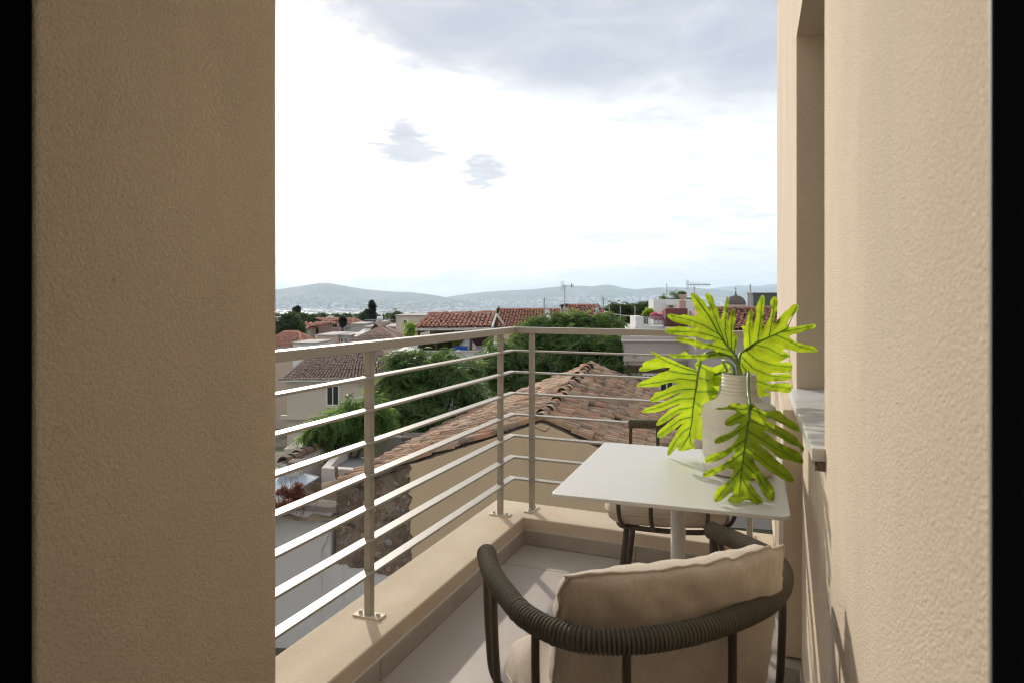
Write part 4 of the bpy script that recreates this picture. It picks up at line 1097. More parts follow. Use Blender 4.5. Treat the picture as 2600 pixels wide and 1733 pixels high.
# debris: broken sherds and lichen lumps lying on the slopes
def rubble(name, parent, n, fn, r0, r1, mat, stuff=True):
    Vs = []; Fs = []; k = 0
    ico = np.array([(0, 0, 1), (.9, 0, .45), (.28, .85, .45), (-.72, .53, .45), (-.72, -.53, .45), (.28, -.85, .45), (.72, .53, -.45), (-.28, .85, -.45), (-.9, 0, -.45), (-.28, -.85, -.45), (.72, -.53, -.45), (0, 0, -1)])
    fc = np.array([(0, 1, 2), (0, 2, 3), (0, 3, 4), (0, 4, 5), (0, 5, 1), (1, 6, 2), (2, 7, 3), (3, 8, 4), (4, 9, 5), (5, 10, 1), (6, 7, 2), (7, 8, 3), (8, 9, 4), (9, 10, 5), (10, 6, 1), (11, 7, 6), (11, 8, 7), (11, 9, 8), (11, 10, 9), (11, 6, 10)])
    for i in range(n):
        p = fn(); r = random.uniform(r0, r1)
        v = ico * (rng.uniform(.6, 1.2, (12, 1))) * r * rng.uniform(.6, 1.3, 3); v[:, 2] *= .6
        Vs.append(v + np.array(p)); Fs.append(fc + k); k += 12
    o = mobj(name, np_mesh(name, np.concatenate(Vs), np.concatenate(Fs)), mat, parent)
    if stuff: o['kind'] = 'stuff'
    return o
def on_roof():
    s, t = random.random(), random.random()
    if random.random() < .5: q = Nn.lerp(Ff, s).lerp(NL.lerp(FL, s), t)
    else: q = Nn.lerp(Ff, s).lerp(NR.lerp(FR, s), t)
    return (q.x, q.y, q.z + .02)
rubble('roof_debris', oh, 1500, on_roof, .02, .055, M['olddeck'])
# gable wall: rubble masonry core, ochre plaster on the right part, grey plaster at the foot
gl = (NL - Nn); gr = (NR - Nn)
gdir = Vector((NR.x - NL.x, NR.y - NL.y, 0)).normalized(); gn = Vector((gdir.y, -gdir.x, 0))
def rake(x):                          # height of the roof underside over the gable, x along gdir from Nn
    if x < 0: return Nn.z - .012 + (NL.z - Nn.z) * (-x / (Vector((gl.x, gl.y)).length)) - .02
    return Nn.z - .012 + (NR.z - Nn.z) * (x / (Vector((gr.x, gr.y)).length)) - .02 - .03 * min(1, x)
def gp(x, z, off=0.0): q = Vector((Nn.x, Nn.y, 0)) + gdir * x + gn * (off + .05); q.z = z; return q
XL, XR, ZB = -4.75, 3.8, -7.2
def fx(u):                            # gable x of a pixel column
    k = (u - 1300) / FPX; b = gp(0, 0); return (k * b.y - b.x) / (gdir.x - k * gdir.y)
X_PL = fx(1046)
nx = 60
V = []; F = []
core_n = 70
cols_ = np.linspace(XL, XR, core_n)
nz = 26
for i, x in enumerate(cols_):
    for j in range(nz + 1):
        t = j / nz; z = ZB + (rake(x) - ZB) * t
        off = .03 * noise.noise(Vector((x * 1.6, z * 1.6, 0))) + .035 * noise.noise(Vector((x * 4.5, z * 4.5, 5))) + .02 * noise.noise(Vector((x * 11, z * 11, 5))) - .045
        V.append(gp(x, z, off))
for i in range(core_n - 1):
    for j in range(nz): a = i * (nz + 1) + j; F.append((a, a + nz + 1, a + nz + 2, a + 1))
def masonry():
    t = NT('crumbling rubble masonry')
    base = t.mix(t.ramp(t.noise(2.2, 8, .7), .35, .65), (0.19, 0.135, 0.10), (0.38, 0.29, 0.215))
    base = t.mix(t.ramp(t.noise(8, 8, .75), .52, .68), base, (0.46, 0.37, 0.28))
    base = t.mix(t.ramp(t.noise(1.7, 7, .7), .58, .66), base, (0.10, 0.078, 0.062))
    base = t.mix(t.ramp(t.noise(3.1, 6, .7), .62, .74, 0, .7), base, (0.34, 0.17, 0.12))
    h = t.math('ADD', t.noise(9, 8, .75), t.math('MULTIPLY', t.noise(34, 5, .7), .5))
    return t.fin(base, .95, t.bump(h, 1.0, .10), 0, .1)
M['masonry'] = masonry()
mm = MB(); mm.add(V, F); mm.build('masonry_wall', M['masonry'], oh, smooth=True)
stone_mats = [simple('field stone %s' % k, c, .95, .25, 12, .8, 30, .02) for k, c in (('grey', (0.24, 0.215, 0.195)), ('tan', (0.33, 0.255, 0.19)), ('dark', (0.21, 0.165, 0.13)), ('red', (0.29, 0.19, 0.14)))]
def stone_mesh(seed):
    bm = bmesh.new(); bmesh.ops.create_icosphere(bm, subdivisions=1, radius=1)
    for v in bm.verts: v.co *= .75 + .4 * noise.noise(v.co * 1.4 + Vector((seed, 0, 0)))
    me = bpy.data.meshes.new('stone'); bm.to_mesh(me); bm.free(); return me
sm_ = []
for k in range(12):
    me = stone_mesh(k * 3.7); me.materials.append(stone_mats[k % 4]); sm_.append(me)
def add_stone(x, z, r):
    me = random.choice(sm_); o = bpy.data.objects.new('stone', me); col.objects.link(o); o.parent = oh; o.matrix_parent_inverse = PW(oh).inverted()
    o.location = gp(x, z, -.065); o.rotation_euler = (random.uniform(-.3, .3), random.uniform(0, 6), random.uniform(-.3, .3) + math.atan2(gdir.y, gdir.x)); o.scale = (r * random.uniform(.8, 1.6), r * .5, r * random.uniform(.6, 1))
for i in range(90):
    x = random.uniform(XL + .1, X_PL + .1); z = random.uniform(-5.2, rake(x) - .15)
    add_stone(x, z, random.uniform(.05, .11))
o = bpy.data.objects.new('stone', sm_[0]); col.objects.link(o); o.parent = oh; o.matrix_parent_inverse = PW(oh).inverted(); o.location = gp(fx(988), P(0, 1395, 15).z, .0); o.scale = (.15, .09, .125)
# plaster skins with ragged edges
def skin(name, mat, edge, off, th, flip=False):
    pts = edge; n = len(pts)
    mm = MB(); vs = [gp(x, z, off + th) for x, z in pts] + [gp(x, z, off - .06) for x, z in pts]
    mm.add(vs, [tuple(range(n))] + [(i, (i + 1) % n, n + (i + 1) % n, n + i) for i in range(n)])
    return fixn(mm.build(name, mat, oh))
edge = []
for i in range(60):
    t = i / 59; z = ZB + (rake(X_PL) - .01 - ZB) * t
    edge.append((X_PL + .22 * noise.noise(Vector((z * 1.3, 0, 1))) + .10 * noise.noise(Vector((z * 7, 0, 2))) + .035 * random.uniform(-1, 1), z))
top = [(x, rake(x) - .012 - .02 * abs(noise.noise(Vector((x * 5, 0, 0))))) for x in np.linspace(X_PL + .1, XR, 60)]
sk = skin('ochre_plaster', M['ochre'], edge + top + [(XR, ZB)], 0.0, .035)
# crack below the ridge
ck = [(1358, 1090), (1364, 1084), (1372, 1091), (1381, 1093), (1388, 1090), (1395, 1085), (1398, 1078), (1401, 1072)]
ck = [(1357, 1080), (1363, 1085), (1371, 1088), (1379, 1092), (1386, 1093), (1391, 1088), (1396, 1084), (1399, 1079), (1399, 1073)]
mm = MB(); mm.tube([gp(fx(u), P(u, v, gp(fx(u), 0).y).z, .036) for u, v in ck], [.005, .008, .007, .009, .010, .008, .006, .006, .004], 5)
M['crack'] = simple('crack shadow gap', (0.11, 0.075, 0.05), .95); mm.build('crack', M['crack'], sk)
# grey plaster patch over the foot of the masonry
e2 = [(XL - .3, ZB), (XL - .3, -3.55), (fx(800), -3.6)]
def gz_px(u, v): q = gp(fx(u), 0); return (fx(u), P(u, v, q.y).z)
outl = [(838, 1322), (842, 1335), (836, 1352), (828, 1372), (822, 1392), (826, 1412), (836, 1428), (852, 1432), (872, 1432), (886, 1440), (905, 1444), (925, 1442), (945, 1450), (960, 1458), (985, 1462), (1010, 1452)]
ragged = []
for (u, v), (u2, v2) in zip(outl[:-1], outl[1:]):
    for k in range(4): ragged.append((u + (u2 - u) * k / 4 + random.uniform(-2.5, 2.5), v + (v2 - v) * k / 4 + random.uniform(-2.5, 2.5)))
sk2 = skin('grey_plaster', M['greywhite'], [(XL - .3, ZB), (XL - .3, gz_px(838, 1322)[1])] + [gz_px(u, v) for u, v in ragged] + [gz_px(1012, 1452), (X_PL - .2, ZB)], .012, .04)
# left flank of the house, closing it to the back
mm = MB()
bk = [FL, FR]
for p, q in ((NL, FL), (FR, NR)):
    a = p.copy(); b = q.copy(); off = Vector((-.25, 0, 0)) if p is FR else Vector((.25, 0, 0))
    mm.add([a + off + Vector((0, .1, -.12)), b + off + Vector((0, 0, -.12)), Vector((b.x, b.y, -10)) + off, Vector((a.x, a.y + .1, -10)) + off], [(0, 1, 2, 3)])
mm.add([FL + Vector((.25, 0, -.12)), FR + Vector((-.25, 0, -.12)), Vector((FR.x - .25, FR.y, -10)), Vector((FL.x + .25, FL.y, -10))], [(0, 1, 2, 3)])
mm.build('side_wall', M['oldwall'], oh)

# ------------------------------------------------------------------ yard on the left, below the railing
gw = thing('garden_wall', 'low grey white plaster wall with mossy top at lower left', 'wall', P(760, 1500, 14.8))
yaw_g = math.atan2(gdir.y, gdir.x)
wl0 = gp(fx(838), 0, .0); wtop = P(770, 1318, 14.9).z
def gbox(x0, x1, o0, o1, z0, z1):
    m_ = MB(); m_.hexa([gp(x, z, o) for z in (z0, z1) for x, o in ((x0, o0), (x1, o0), (x1, o1), (x0, o1))]); return m_
xw = fx(838)
M['mossy'] = simple('mossy coping', (0.155, 0.125, 0.10), .95, .5, 8, .8, 25, .02)
m_ = gbox(xw - 4.5, xw + .02, .015, -.55, -7.2, wtop); fixn(m_.build('wall', M['greywhite'], gw, bevel=.03))
m_ = MB()
vv = []
for i in range(40):
    for j in range(7):
        x = xw - 4.5 + 4.6 * i / 39 + .02 * random.uniform(-1, 1); oo = .09 - .68 * j / 6
        vv.append(gp(x, wtop + .045 + .035 * noise.noise(Vector((x * 2.5, oo * 3, 0))) - (.09 if j in (0, 6) else 0), oo + .03 * noise.noise(Vector((x * 3, j, 4)))))
m_.add(vv, [(i * 7 + j, (i + 1) * 7 + j, (i + 1) * 7 + j + 1, i * 7 + j + 1) for i in range(39) for j in range(6)])
m_.build('coping', M['mossy'], gw, smooth=True)
# earth bank between the wall and the yard
bank = MB(); vv = []
for i in range(24):
    for j in range(14):
        u = 640 + 215 * i / 23; v = 1318 - 92 * j / 13; Dd = 15.4 + 2.6 * j / 13
        p = P(u, v, Dd); p.z += .10 * noise.noise(Vector((p.x * 2.2, p.y * 2.2, 0))) + .05 * noise.noise(Vector((p.x * 6, p.y * 6, 1))); vv.append(p)
bank.add(vv, [(i * 14 + j, (i + 1) * 14 + j, (i + 1) * 14 + j + 1, i * 14 + j + 1) for i in range(23) for j in range(13)])
M['earth'] = simple('dry earth and straw', (0.20, 0.145, 0.095), .95, .5, 9, .9, 30, .03)
tag(bank.build('earth_bank', M['earth'], smooth=True), kind='structure')
# corrugated sheet roof
cs = thing('corrugated_roof', 'blue grey corrugated metal sheet roof behind the dry weeds', 'roof', P(760, 1230, 17))
a, b, c, d = P(640, 1262, 17.0), P(716, 1268, 16.6), P(816, 1210, 17.6), P(700, 1185, 19.0)
V = []; n1 = 72; n2 = 8
for i in range(n1 + 1):
    for j in range(n2 + 1):
        s, t = i / n1, j / n2; p = a.lerp(b, t).lerp(d.lerp(c, t), s); p.z += .018 * math.cos(t * 0 + i * math.pi * .5)
        V.append(p)
V = []; n1 = 8; n2 = 96
for i in range(n1 + 1):
    for j in range(n2 + 1):
        s, t = i / n1, j / n2; p = a.lerp(d, s).lerp(b.lerp(c, s), t); p.z += .022 * math.cos(j * math.pi / 3); V.append(p)
m_ = MB(); m_.add(V, [(i * (n2 + 1) + j, (i + 1) * (n2 + 1) + j, (i + 1) * (n2 + 1) + j + 1, i * (n2 + 1) + j + 1) for i in range(n1) for j in range(n2)])
M['corr'] = simple('weathered zinc sheet', (0.33, 0.37, 0.41), .45, .25, 3, 0, 1, 0, .35)
so_ = m_.build('sheet', M['corr'], cs, smooth=True); so_.modifiers.new('solid', 'SOLIDIFY').thickness = .004
def hut(parent, name, mat, pts, z0, th=.25):          # wall along pixel polyline of its top edge [(u,v,D)...]
    for (p, q) in zip(pts[:-1], pts[1:]):
        p = P(*p); q = P(*q); nrm = Vector((q.y - p.y, -(q.x - p.x), 0)).normalized() * th
        m_ = MB(); m_.hexa([Vector((x.x, x.y, z0)) for x in (p, q, q - nrm, p - nrm)] + [p, q, q - nrm, p - nrm]); fixn(m_.build(name, mat, parent, bevel=.015))
yd = thing('yard_outbuilding', 'flat roofed yard outbuilding with stained plaster parapets beside the old roof', 'outbuilding', P(950, 1180, 20))
hut(yd, 'parapet_wall', M['oldwall'], [(893, 1100, 23), (1074, 1112, 22)], -6.5)
hut(yd, 'low_wall', M['oldwall'], [(816, 1186, 17.6), (935, 1194, 17.2)], -6.5, .22)
m_ = MB(); m_.add([P(822, 1188, 17.9), P(985, 1196, 17.4), P(1000, 1160, 21.8), P(893, 1152, 22.7)], [(0, 1, 2, 3)]); rf_ = m_.build('flat_roof', M['roofgrey'], yd); rf_.modifiers.new('s', 'SOLIDIFY').thickness = .15
m_ = MB(); m_.add([P(816, 1187, 17.6), P(893, 1103, 23), P(893, 1150, 23), P(816, 1240, 17.6)], [(0, 1, 2, 3)]); m_.build('side_wall', M['oldwall'], yd).modifiers.new('s', 'SOLIDIFY').thickness = .2
pA, pB = P(847, 1180, 17.35), P(862, 1226, 17.35)
m_ = MB(); m_.tube([P(853, 1182, 17.3), P(855, 1205, 17.3), P(860, 1224, 17.3)], .045, 8); M['rust'] = simple('rusty pipe', (0.16, 0.10, 0.07), .8, .4, 20); m_.build('drain_pipe', M['rust'], yd, smooth=True)
m_ = MB(); c0 = P(1058, 1102, 21.8); m_.box(c0.x - .35, c0.x + .35, c0.y - .3, c0.y + .3, c0.z - .9, c0.z - .12); m_.box(c0.x - .45, c0.x + .42, c0.y - .4, c0.y + .4, c0.z - .12, c0.z); m_.build('chimney_stub', M['mossy'], yd, bevel=.05)
# sloping wall with round coping tiles
sw = thing('coped_wall', 'sloping yard wall topped with round dark coping tiles', 'wall', P(810, 1180, 20))
q0, q1 = P(733, 1176, 18.6), P(892, 1097, 22.6)
nrm = Vector((q1.y - q0.y, -(q1.x - q0.x), 0)).normalized() * .24
m_ = MB(); m_.hexa([Vector((x.x, x.y, -7.5)) for x in (q0, q1, q1 - nrm, q0 - nrm)] + [q0, q1, q1 - nrm, q0 - nrm]); fixn(m_.build('wall', M['greywhite'], sw))
M['coptile'] = tile_mat('dark coping tile', [(0.16, 0.105, 0.08), (0.21, 0.145, 0.11), (0.13, 0.095, 0.08), (0.24, 0.15, 0.10)], .4)
ridge_caps(sw, q1 - nrm * .5 + Vector((0, 0, .0)), q0 - nrm * .5, 11, .36, M['coptile'], .03, 'coping_tile')
def boxthing(name, label, cat, u0, u1, vt, D, dep, z0, mat, cap=None, capm=None, group=None):
    a = P(u0, vt, D); b = P(u1, vt, D); t = thing(name, label, cat, ((a.x + b.x) / 2, D, z0), 0, group)
    m_ = MB(); m_.box(a.x, b.x, D, D + dep, z0, a.z); fixn(m_.build('body', mat, t, bevel=.01))
    if cap: m_ = MB(); m_.box(a.x - cap, b.x + cap, D - cap, D + dep + cap, a.z + .001, a.z + .13); fixn(m_.build('cap', capm or mat, t, bevel=.012))
    return t
boxthing('chimney', 'square plaster chimney with flat cap behind the coped wall', 'chimney', 755, 783, 1141, 21.5, .45, -6.5, M['oldwall'], .06, M['oldwall'])
boxthing('gate_pillar', 'short stained pillar with grey cap at the coped wall foot', 'pillar', 735, 760, 1184, 18.0, .35, -6.8, M['oldwall'], .05, M['mossy'])
# dry weeds
wd = thing('dry_weeds', 'reddish dry weeds growing before the corrugated roof', 'weeds', P(740, 1290, 15.8))
m_ = MB()
for i in range(70):
    u = random.gauss(738, 26); p = P(u, 1296 + random.uniform(-6, 14), 15.6 + random.random() * .6); h = random.uniform(.25, .8); l = Vector((random.uniform(-.25, .25), random.uniform(-.2, .2), h))
    m_.tube([p, p + l * .5 + Vector((random.uniform(-.05, .05), 0, 0)), p + l], [.006, .005, .003], 4)
m_.build('stems', M['weed'], wd)
bl_ = [blob(random.gauss(738, 24), random.uniform(1230, 1292), 15.8, random.uniform(6, 14)) for _ in range(26)]
V, F = crown_mesh(bl_, 900, .07, TUFT, .2, .2); mobj('seed_heads', np_mesh('seed_heads', V, F), M['weed'], wd)

# ================================================================== houses
def win(parent, fn, x0, x1, z0, z1, mat=None, frame=None, dep=.04):
    """window on a wall: fn(x, off, z) with off outward"""
    fr = MB(); t = min(.09, (x1 - x0) * .14)
    for bx in ((x0, x1, z0, z0 + t), (x0, x1, z1 - t, z1), (x0, x0 + t, z0 + t, z1 - t), (x1 - t, x1, z0 + t, z1 - t), ((x0 + x1) / 2 - t * .35, (x0 + x1) / 2 + t * .35, z0 + t, z1 - t)):
        fr.hexa([fn(x, o, z) for z in bx[2:] for x, o in ((bx[0], -.02), (bx[1], -.02), (bx[1], dep), (bx[0], dep))])
    f = fixn(fr.build('window', frame or M['trim'], parent))
    pn = MB(); pn.hexa([fn(x, o, z) for z in (z0 + t * .9, z1 - t * .9) for x, o in ((x0 + t * .9, -.01), (x1 - t * .9, -.01), (x1 - t * .9, dep * .35), (x0 + t * .9, dep * .35))])
    fixn(pn.build('pane', mat or M['glass'], f)); return f
class House:
    def __init__(s, name, label, u0, u1, vt, D, depth, mat, yaw=0.0, zb=None, cat='house', group=None, wname='wall'):
        a = P(u0, vt, D); w = (u1 - u0) / FPX * D / max(.3, math.cos(yaw)); s.w = w; s.zt = a.z; s.zb = zb if zb is not None else gz(D) - 1.5
        s.o = Vector((a.x, a.y, 0)); s.e = Vector((math.cos(yaw), math.sin(yaw), 0)); s.n = Vector((math.sin(yaw), -math.cos(yaw), 0)); s.dep = depth
        s.t = thing(name, label, cat, s.o + s.e * w / 2 + Vector((0, 0, s.zb)), 0, group)
        m_ = MB(); m_.hexa([s.f(x, y, z) for z in (s.zb, s.zt) for x, y in ((0, 0), (w, 0), (w, -depth), (0, -depth))]); fixn(m_.build(wname, mat, s.t))
        s.D = D
    def f(s, x, off, z): q = s.o + s.e * x + s.n * off; q.z = z; return q
    def box(s, name, x0, x1, o0, o1, z0, z1, mat, parent=None, bevel=0):
        m_ = MB(); m_.hexa([s.f(x, o, z) for z in (z0, z1) for x, o in ((x0, o0), (x1, o0), (x1, o1), (x0, o1))]); return fixn(m_.build(name, mat, parent or s.t, bevel=bevel))
    def zv(s, v): return EYE - (v - V0) / FPX * s.D
    def xu(s, u): return (u - 1300) / FPX * s.D - s.o.x
    def wins(s, lst, mat=None, frame=None):
        for (u0, u1, v0, v1) in lst: win(s.t, s.f, s.xu(u0), s.xu(u1), s.zv(v1), s.zv(v0), mat, frame)
    def hip(s, rise, mat, deck, ncol, nrow, ov=.3, inset=None, front=True):
        w, d = s.w, s.dep; ins = d / 2 if inset is None else inset
        e = [s.f(-ov, ov, s.zt), s.f(w + ov, ov, s.zt), s.f(w + ov, -d - ov, s.zt), s.f(-ov, -d - ov, s.zt)]
        r0, r1 = s.f(ins, -d / 2, s.zt + rise), s.f(w - ins, -d / 2, s.zt + rise)
        m_ = MB(); m_.hexa([x + Vector((0, 0, -.12)) for x in e] + [x + Vector((0, 0, -.02)) for x in e]); fixn(m_.build('eaves', M['trim'], s.t))
        tile_roof(s.t, r0, r1, e[1], e[0], ncol, nrow, mat, deck, 0, .012, 1.2, .80, .58, lift=.03)
        if ins > 0:
            k = max(4, int(ncol * d / w))
            tile_roof(s.t, r0, r0 + Vector((.02, .02, 0)), e[0], e[3], k, nrow, mat, deck)
            tile_roof(s.t, r1, r1 + Vector((.02, .02, 0)), e[2], e[1], k, nrow, mat, deck)
        else:
            for a, b, c in ((e[0], e[3], r0), (e[1], e[2], r1)):
                m_ = MB(); m_.add([a, b, c], [(0, 1, 2)]); m_.build('gable', M['trim'], s.t)
        m_ = MB(); m_.add([r0, r1, e[2], e[3]], [(0, 1, 2, 3)]); m_.build('roof_back', deck, s.t)
        m_ = MB(); m_.tube([r0, r1], .12, 6); rc = m_.build('ridge', mat, s.t)
        if ins > 0:
            for r, x in ((r0, e[0]), (r1, e[1])):
                m_ = MB(); m_.tube([r, x], .11, 6); m_.build('hip', mat, s.t)
        return r0, r1

# cream house with brown tiled hip roof
h = House('cream_house', 'cream two storey house with brown tiled roof left of the trees', 729, 990, 962, 45, 8.5, M['cream'], .04, -14)
h.hip(1.75, M['browntile'], M['browndeck'], 33, 14, .38, 1.2)
h.box('cornice', -.3, h.w + .3, .30, -.05, h.zv(965), h.zv(958), M['cream'])
h.box('string_course', -.34, h.w + .2, .34, -.05, h.zv(1062), h.zv(1052), M['cream'])
h.box('string_course', -.18, h.w + .1, .16, -.05, h.zv(1066), h.zv(1062) - .002, M['cream'])
h.wins([(827, 861, 977, 1030)], None, M['trim'])
h.box('window_recess_sill', h.xu(824), h.xu(864), .1, -.02, h.zv(1034), h.zv(1030) - .002, M['cream'])
h.box('lower_roof', 0.6, 6, 2.8, .02, h.zv(1120) - .4, h.zv(1100) - .4, M['cream'])
h.wins([(766, 784, 1098, 1140)])
# pavilion with red tiles on the white terrace building
tw = House('terrace_building', 'white building whose roof terrace carries a red tiled pavilion', 1000, 1290, 893, 38, 9, M['white'], .02, -12, 'building')
tw.box('parapet_coping', -.1, tw.w + .1, .08, -.25, tw.zt + .001, tw.zt + .07, M['trim'])
pv = thing('terrace_pavilion', 'timber roof terrace pavilion with bright red clay tile roof', 'pavilion', P(1160, 890, 39))
e0, e1 = P(1054, 832, 38.2), P(1247, 830, 38.2); r0, r1 = P(1086, 799, 41.2), P(1258, 796, 41.2)
tile_roof(pv, r0, r1, e1, e0, 17, 9, M['redtile'], M['reddeck'], 153, .012, 1.2, .84, .5, lift=.02)
ridge_caps(pv, r0 + Vector((0, 0, .03)), r1 + Vector((0, 0, .03)), 14, .24, M['redtile'], .01)
b0, b1 = Vector((e0.x + 1.3, 44.2, e0.z)), Vector((e1.x + .55, 44.2, e1.z))
m_ = MB(); m_.add([r0, r1, b1, b0], [(0, 1, 2, 3)]); m_.build('back_slope', M['reddeck'], pv)
for p, q in ((e0, e1), (r0 + Vector((0, 0, -.15)), r1 + Vector((0, 0, -.15)))):
    m_ = MB(); m_.bar(p + Vector((0, .05, -.10)), q + Vector((0, .05, -.10)), .06, .14); m_.build('fascia', M['trim'], pv)
for k in range(5):
    p = e0.lerp(e1, .04 + .23 * k); m_ = MB(); m_.bar(p + Vector((0, .35, -.2)), Vector((p.x, p.y + .35, tw.zt - .3)), .14, .14, Vector((0, 1, 0))); m_.build('post', M['wood'], pv)
    m_ = MB(); m_.bar(p + Vector((0, -.0, -.22)), p + Vector((.5, 5.0, -.22)), .1, .16); m_.build('tie_beam', M['wood'], pv)
m_ = MB(); m_.bar(e1 + Vector((.05, 0, -.02)), r1 + Vector((.05, 0, -.06)), .08, .16); m_.bar(r1 + Vector((.05, 0, -.06)), b1 + Vector((.05, 0, -.06)), .08, .16); m_.build('barge_board', M['trim'], pv)
m_ = MB(); m_.bar(Vector((r1.x, r1.y, r1.z - .1)), Vector((r1.x, r1.y, e1.z - .3)), .12, .12, Vector((0, 1, 0))); m_.bar(e1 + Vector((0, 0, -.25)), b1 + Vector((0, 0, -.25)), .14, .18); m_.build('gable_truss', M['wood'], pv)
m_ = MB(); zc = e0.z - .25; m_.box(e0.x + .2, e1.x, 43.4, 43.6, tw.zt - .3, zc); m_.build('back_wall', M['wood'], pv)
# things on the terrace
def clump(name, label, cat, blobs, n, size, mat, spray=TUFT, group=None, base=None):
    t = thing(name, label, cat, base or blobs[0][:3], 0, group)
    V, F = crown_mesh(blobs, n, size, spray, .2, .3); o = mobj('foliage', np_mesh('foliage', V, F), mat, t)
    b = Vector(blobs[0][:3]); m_ = MB()
    for q in blobs[:6]: m_.tube([Vector((b.x, b.y, b.z - blobs[0][5] * 1.3)), Vector(q[:3])], [.03, .012], 5)
    m_.build('stem', M['bark'], t); return t
clump('terrace_shrub', 'grey green shrub on the terrace under the pavilion', 'shrub', [blob(1080 + 14 * k, 880 - 4 * (k % 3), 38.8, 12, 16) for k in range(5)], 700, .28, M['olive'])
clump('terrace_plant', 'yellow green plant beside the blue tubs on the terrace', 'shrub', [blob(1158, 866, 38.6, 7, 6), blob(1165, 862, 38.6, 4, 4)], 160, .2, M['bright'])
cv = thing('covered_furniture', 'white sheeted furniture heap on the roof terrace', 'furniture', P(1190, 885, 38.6))
V = []; nx_ = 26
a, b = P(1164, 880, 38.7), P(1207, 880, 38.7)
for i in range(nx_ + 1):
    for j in range(9):
        s, t = i / nx_, j / 8; hh = .62 * (max(0.0, math.sin(math.pi * s)) ** .35) * (1 - .25 * math.sin(s * 9)) * (max(0.0, math.sin(math.pi * t)) ** .5) + .03 * noise.noise(Vector((s * 9, t * 5, 0)))
        V.append((a.x + (b.x - a.x) * s, 38.6 + 1.2 * t, a.z - .15 + hh))
m_ = MB(); m_.add(V, [(i * 9 + j, (i + 1) * 9 + j, (i + 1) * 9 + j + 1, i * 9 + j + 1) for i in range(nx_) for j in range(8)]); m_.build('sheet', M['white'], cv, smooth=True)
for (u0, u1, lab) in ((1153, 1170, 'blue plastic tub on the terrace, left of two'), (1171, 1186, 'blue plastic tub on the terrace, right of two')):
    a = P(u0, 880, 38.35); b = P(u1, 889, 38.35); t = thing('plastic_tub', lab, 'tub', ((a.x + b.x) / 2, 38.5, b.z)); m_ = MB()
    m_.hexa([Vector((x, y, b.z - .05)) for x, y in ((a.x + .03, 38.35), (b.x - .03, 38.35), (b.x - .03, 38.7), (a.x + .03, 38.7))] + [Vector((x, y, a.z)) for x, y in ((a.x, 38.3), (b.x, 38.3), (b.x, 38.75), (a.x, 38.75))]); fixn(m_.build('body', M['blue'], t))
    m_ = MB(); m_.box(a.x - .02, b.x + .02, 38.28, 38.77, a.z, a.z + .03); m_.build('rim', M['blue'], t)

# red roof house behind the trees
h = House('red_roof_house', 'long house with pale red tiled roof behind the green trees', 1262, 1700, 836, 52, 8, M['beige'], -.03, -14)
h.hip(1.45, M['redtile'], M['reddeck'], 56, 12, .3, 0)
# big taupe building on the right
tp = House('taupe_building', 'taupe rendered building with dark shuttered windows behind the plant', 1585, 2060, 858, 28.5, 7, M['taupe'], -.015, -10.5, 'building')
tp.box('flashing', -.1, tp.w, .12, -.2, tp.zv(866), tp.zv(860), M['trim'])
tp.box('coping', -.1, tp.w, .06, -.2, tp.zv(859.5), tp.zv(854), M['taupe'])
tp.box('string_course', -.05, tp.w, .09, -.02, tp.zv(916), tp.zv(908), M['taupe'])
tp.box('lintel_band', .0, tp.w, .03, -.02, tp.zv(945), tp.zv(926), M['wood'])
tp.box('drain_pipe', tp.xu(1754), tp.xu(1758), .10, .02, tp.zv(905), tp.zv(868), M['wood'])
M['shut'] = simple('grey shutters', (0.17, 0.18, 0.20), .6, .15, 6)
for (a, b) in ((1630, 1660), (1672, 1712), (1742, 1780), (1800, 1835), (1850, 1890)):
    tp.wins([(a, b, 948, 1035)], M['shut'] if a == 1630 else None, M['trim'])
tp.wins([(1862, 1893, 879, 898)], None, M['wood'])
tp.box('window_lamp', tp.xu(1869), tp.xu(1871), .08, .03, tp.zv(893), tp.zv(889), None)
lm = NT('warm lamp glow'); lm.b.inputs['Emission Color'].default_value = (1, .45, .12, 1); lm.b.inputs['Emission Strength'].default_value = 3.0
for o in tp.t.children:
    if o.name.startswith('window_lamp'): o.data.materials.append(lm.fin((1, .5, .2), .5))
tp.box('balcony_slab', tp.xu(1660), tp.xu(1960), .9, 0, tp.zv(1046), tp.zv(1040), M['taupe'])
for k in range(12):
    tp.box('balcony_bar', tp.xu(1668) + .28 * k, tp.xu(1668) + .28 * k + .02, .86, .84, tp.zv(1040), tp.zv(1020), M['metal'])
tp.box('balcony_rail', tp.xu(1660), tp.xu(1860), .88, .82, tp.zv(1020) + .001, tp.zv(1018), M['metal'])
# right red roof
rr_ = thing('red_tiled_roof', 'steep red tiled roof right of centre behind the big leaves', 'roof', P(1900, 837, 27.2))
e0, e1 = P(1770, 838, 27.0), P(2090, 836, 27.0); r0, r1 = P(1795, 785, 30), P(2110, 783, 30)
tile_roof(rr_, r0, r1, e1, e0, 24, 12, M['redtile'], M['reddeck'], 150, .010, 1.2, .86, .55, lift=.03)
m_ = MB(); m_.bar(r0 + Vector((0, .1, .04)), r1 + Vector((0, .1, .04)), .35, .16); m_.build('ridge_parapet', M['pinkwall'], rr_)
m_ = MB(); m_.bar(e0 + Vector((0, -.06, -.06)), e1 + Vector((0, -.06, -.06)), .14, .07); m_.build('gutter', M['trim'], rr_)
m_ = MB(); a, b = e0, e1; m_.box(a.x, b.x, 27.15, 33, -3, a.z - .1); m_.build('wall', M['taupe'], rr_)
m_ = MB(); m_.box(r0.x, r1.x, 30.25, 33, -3, r0.z - .12); m_.build('back_wall', M['pinkwall'], rr_)
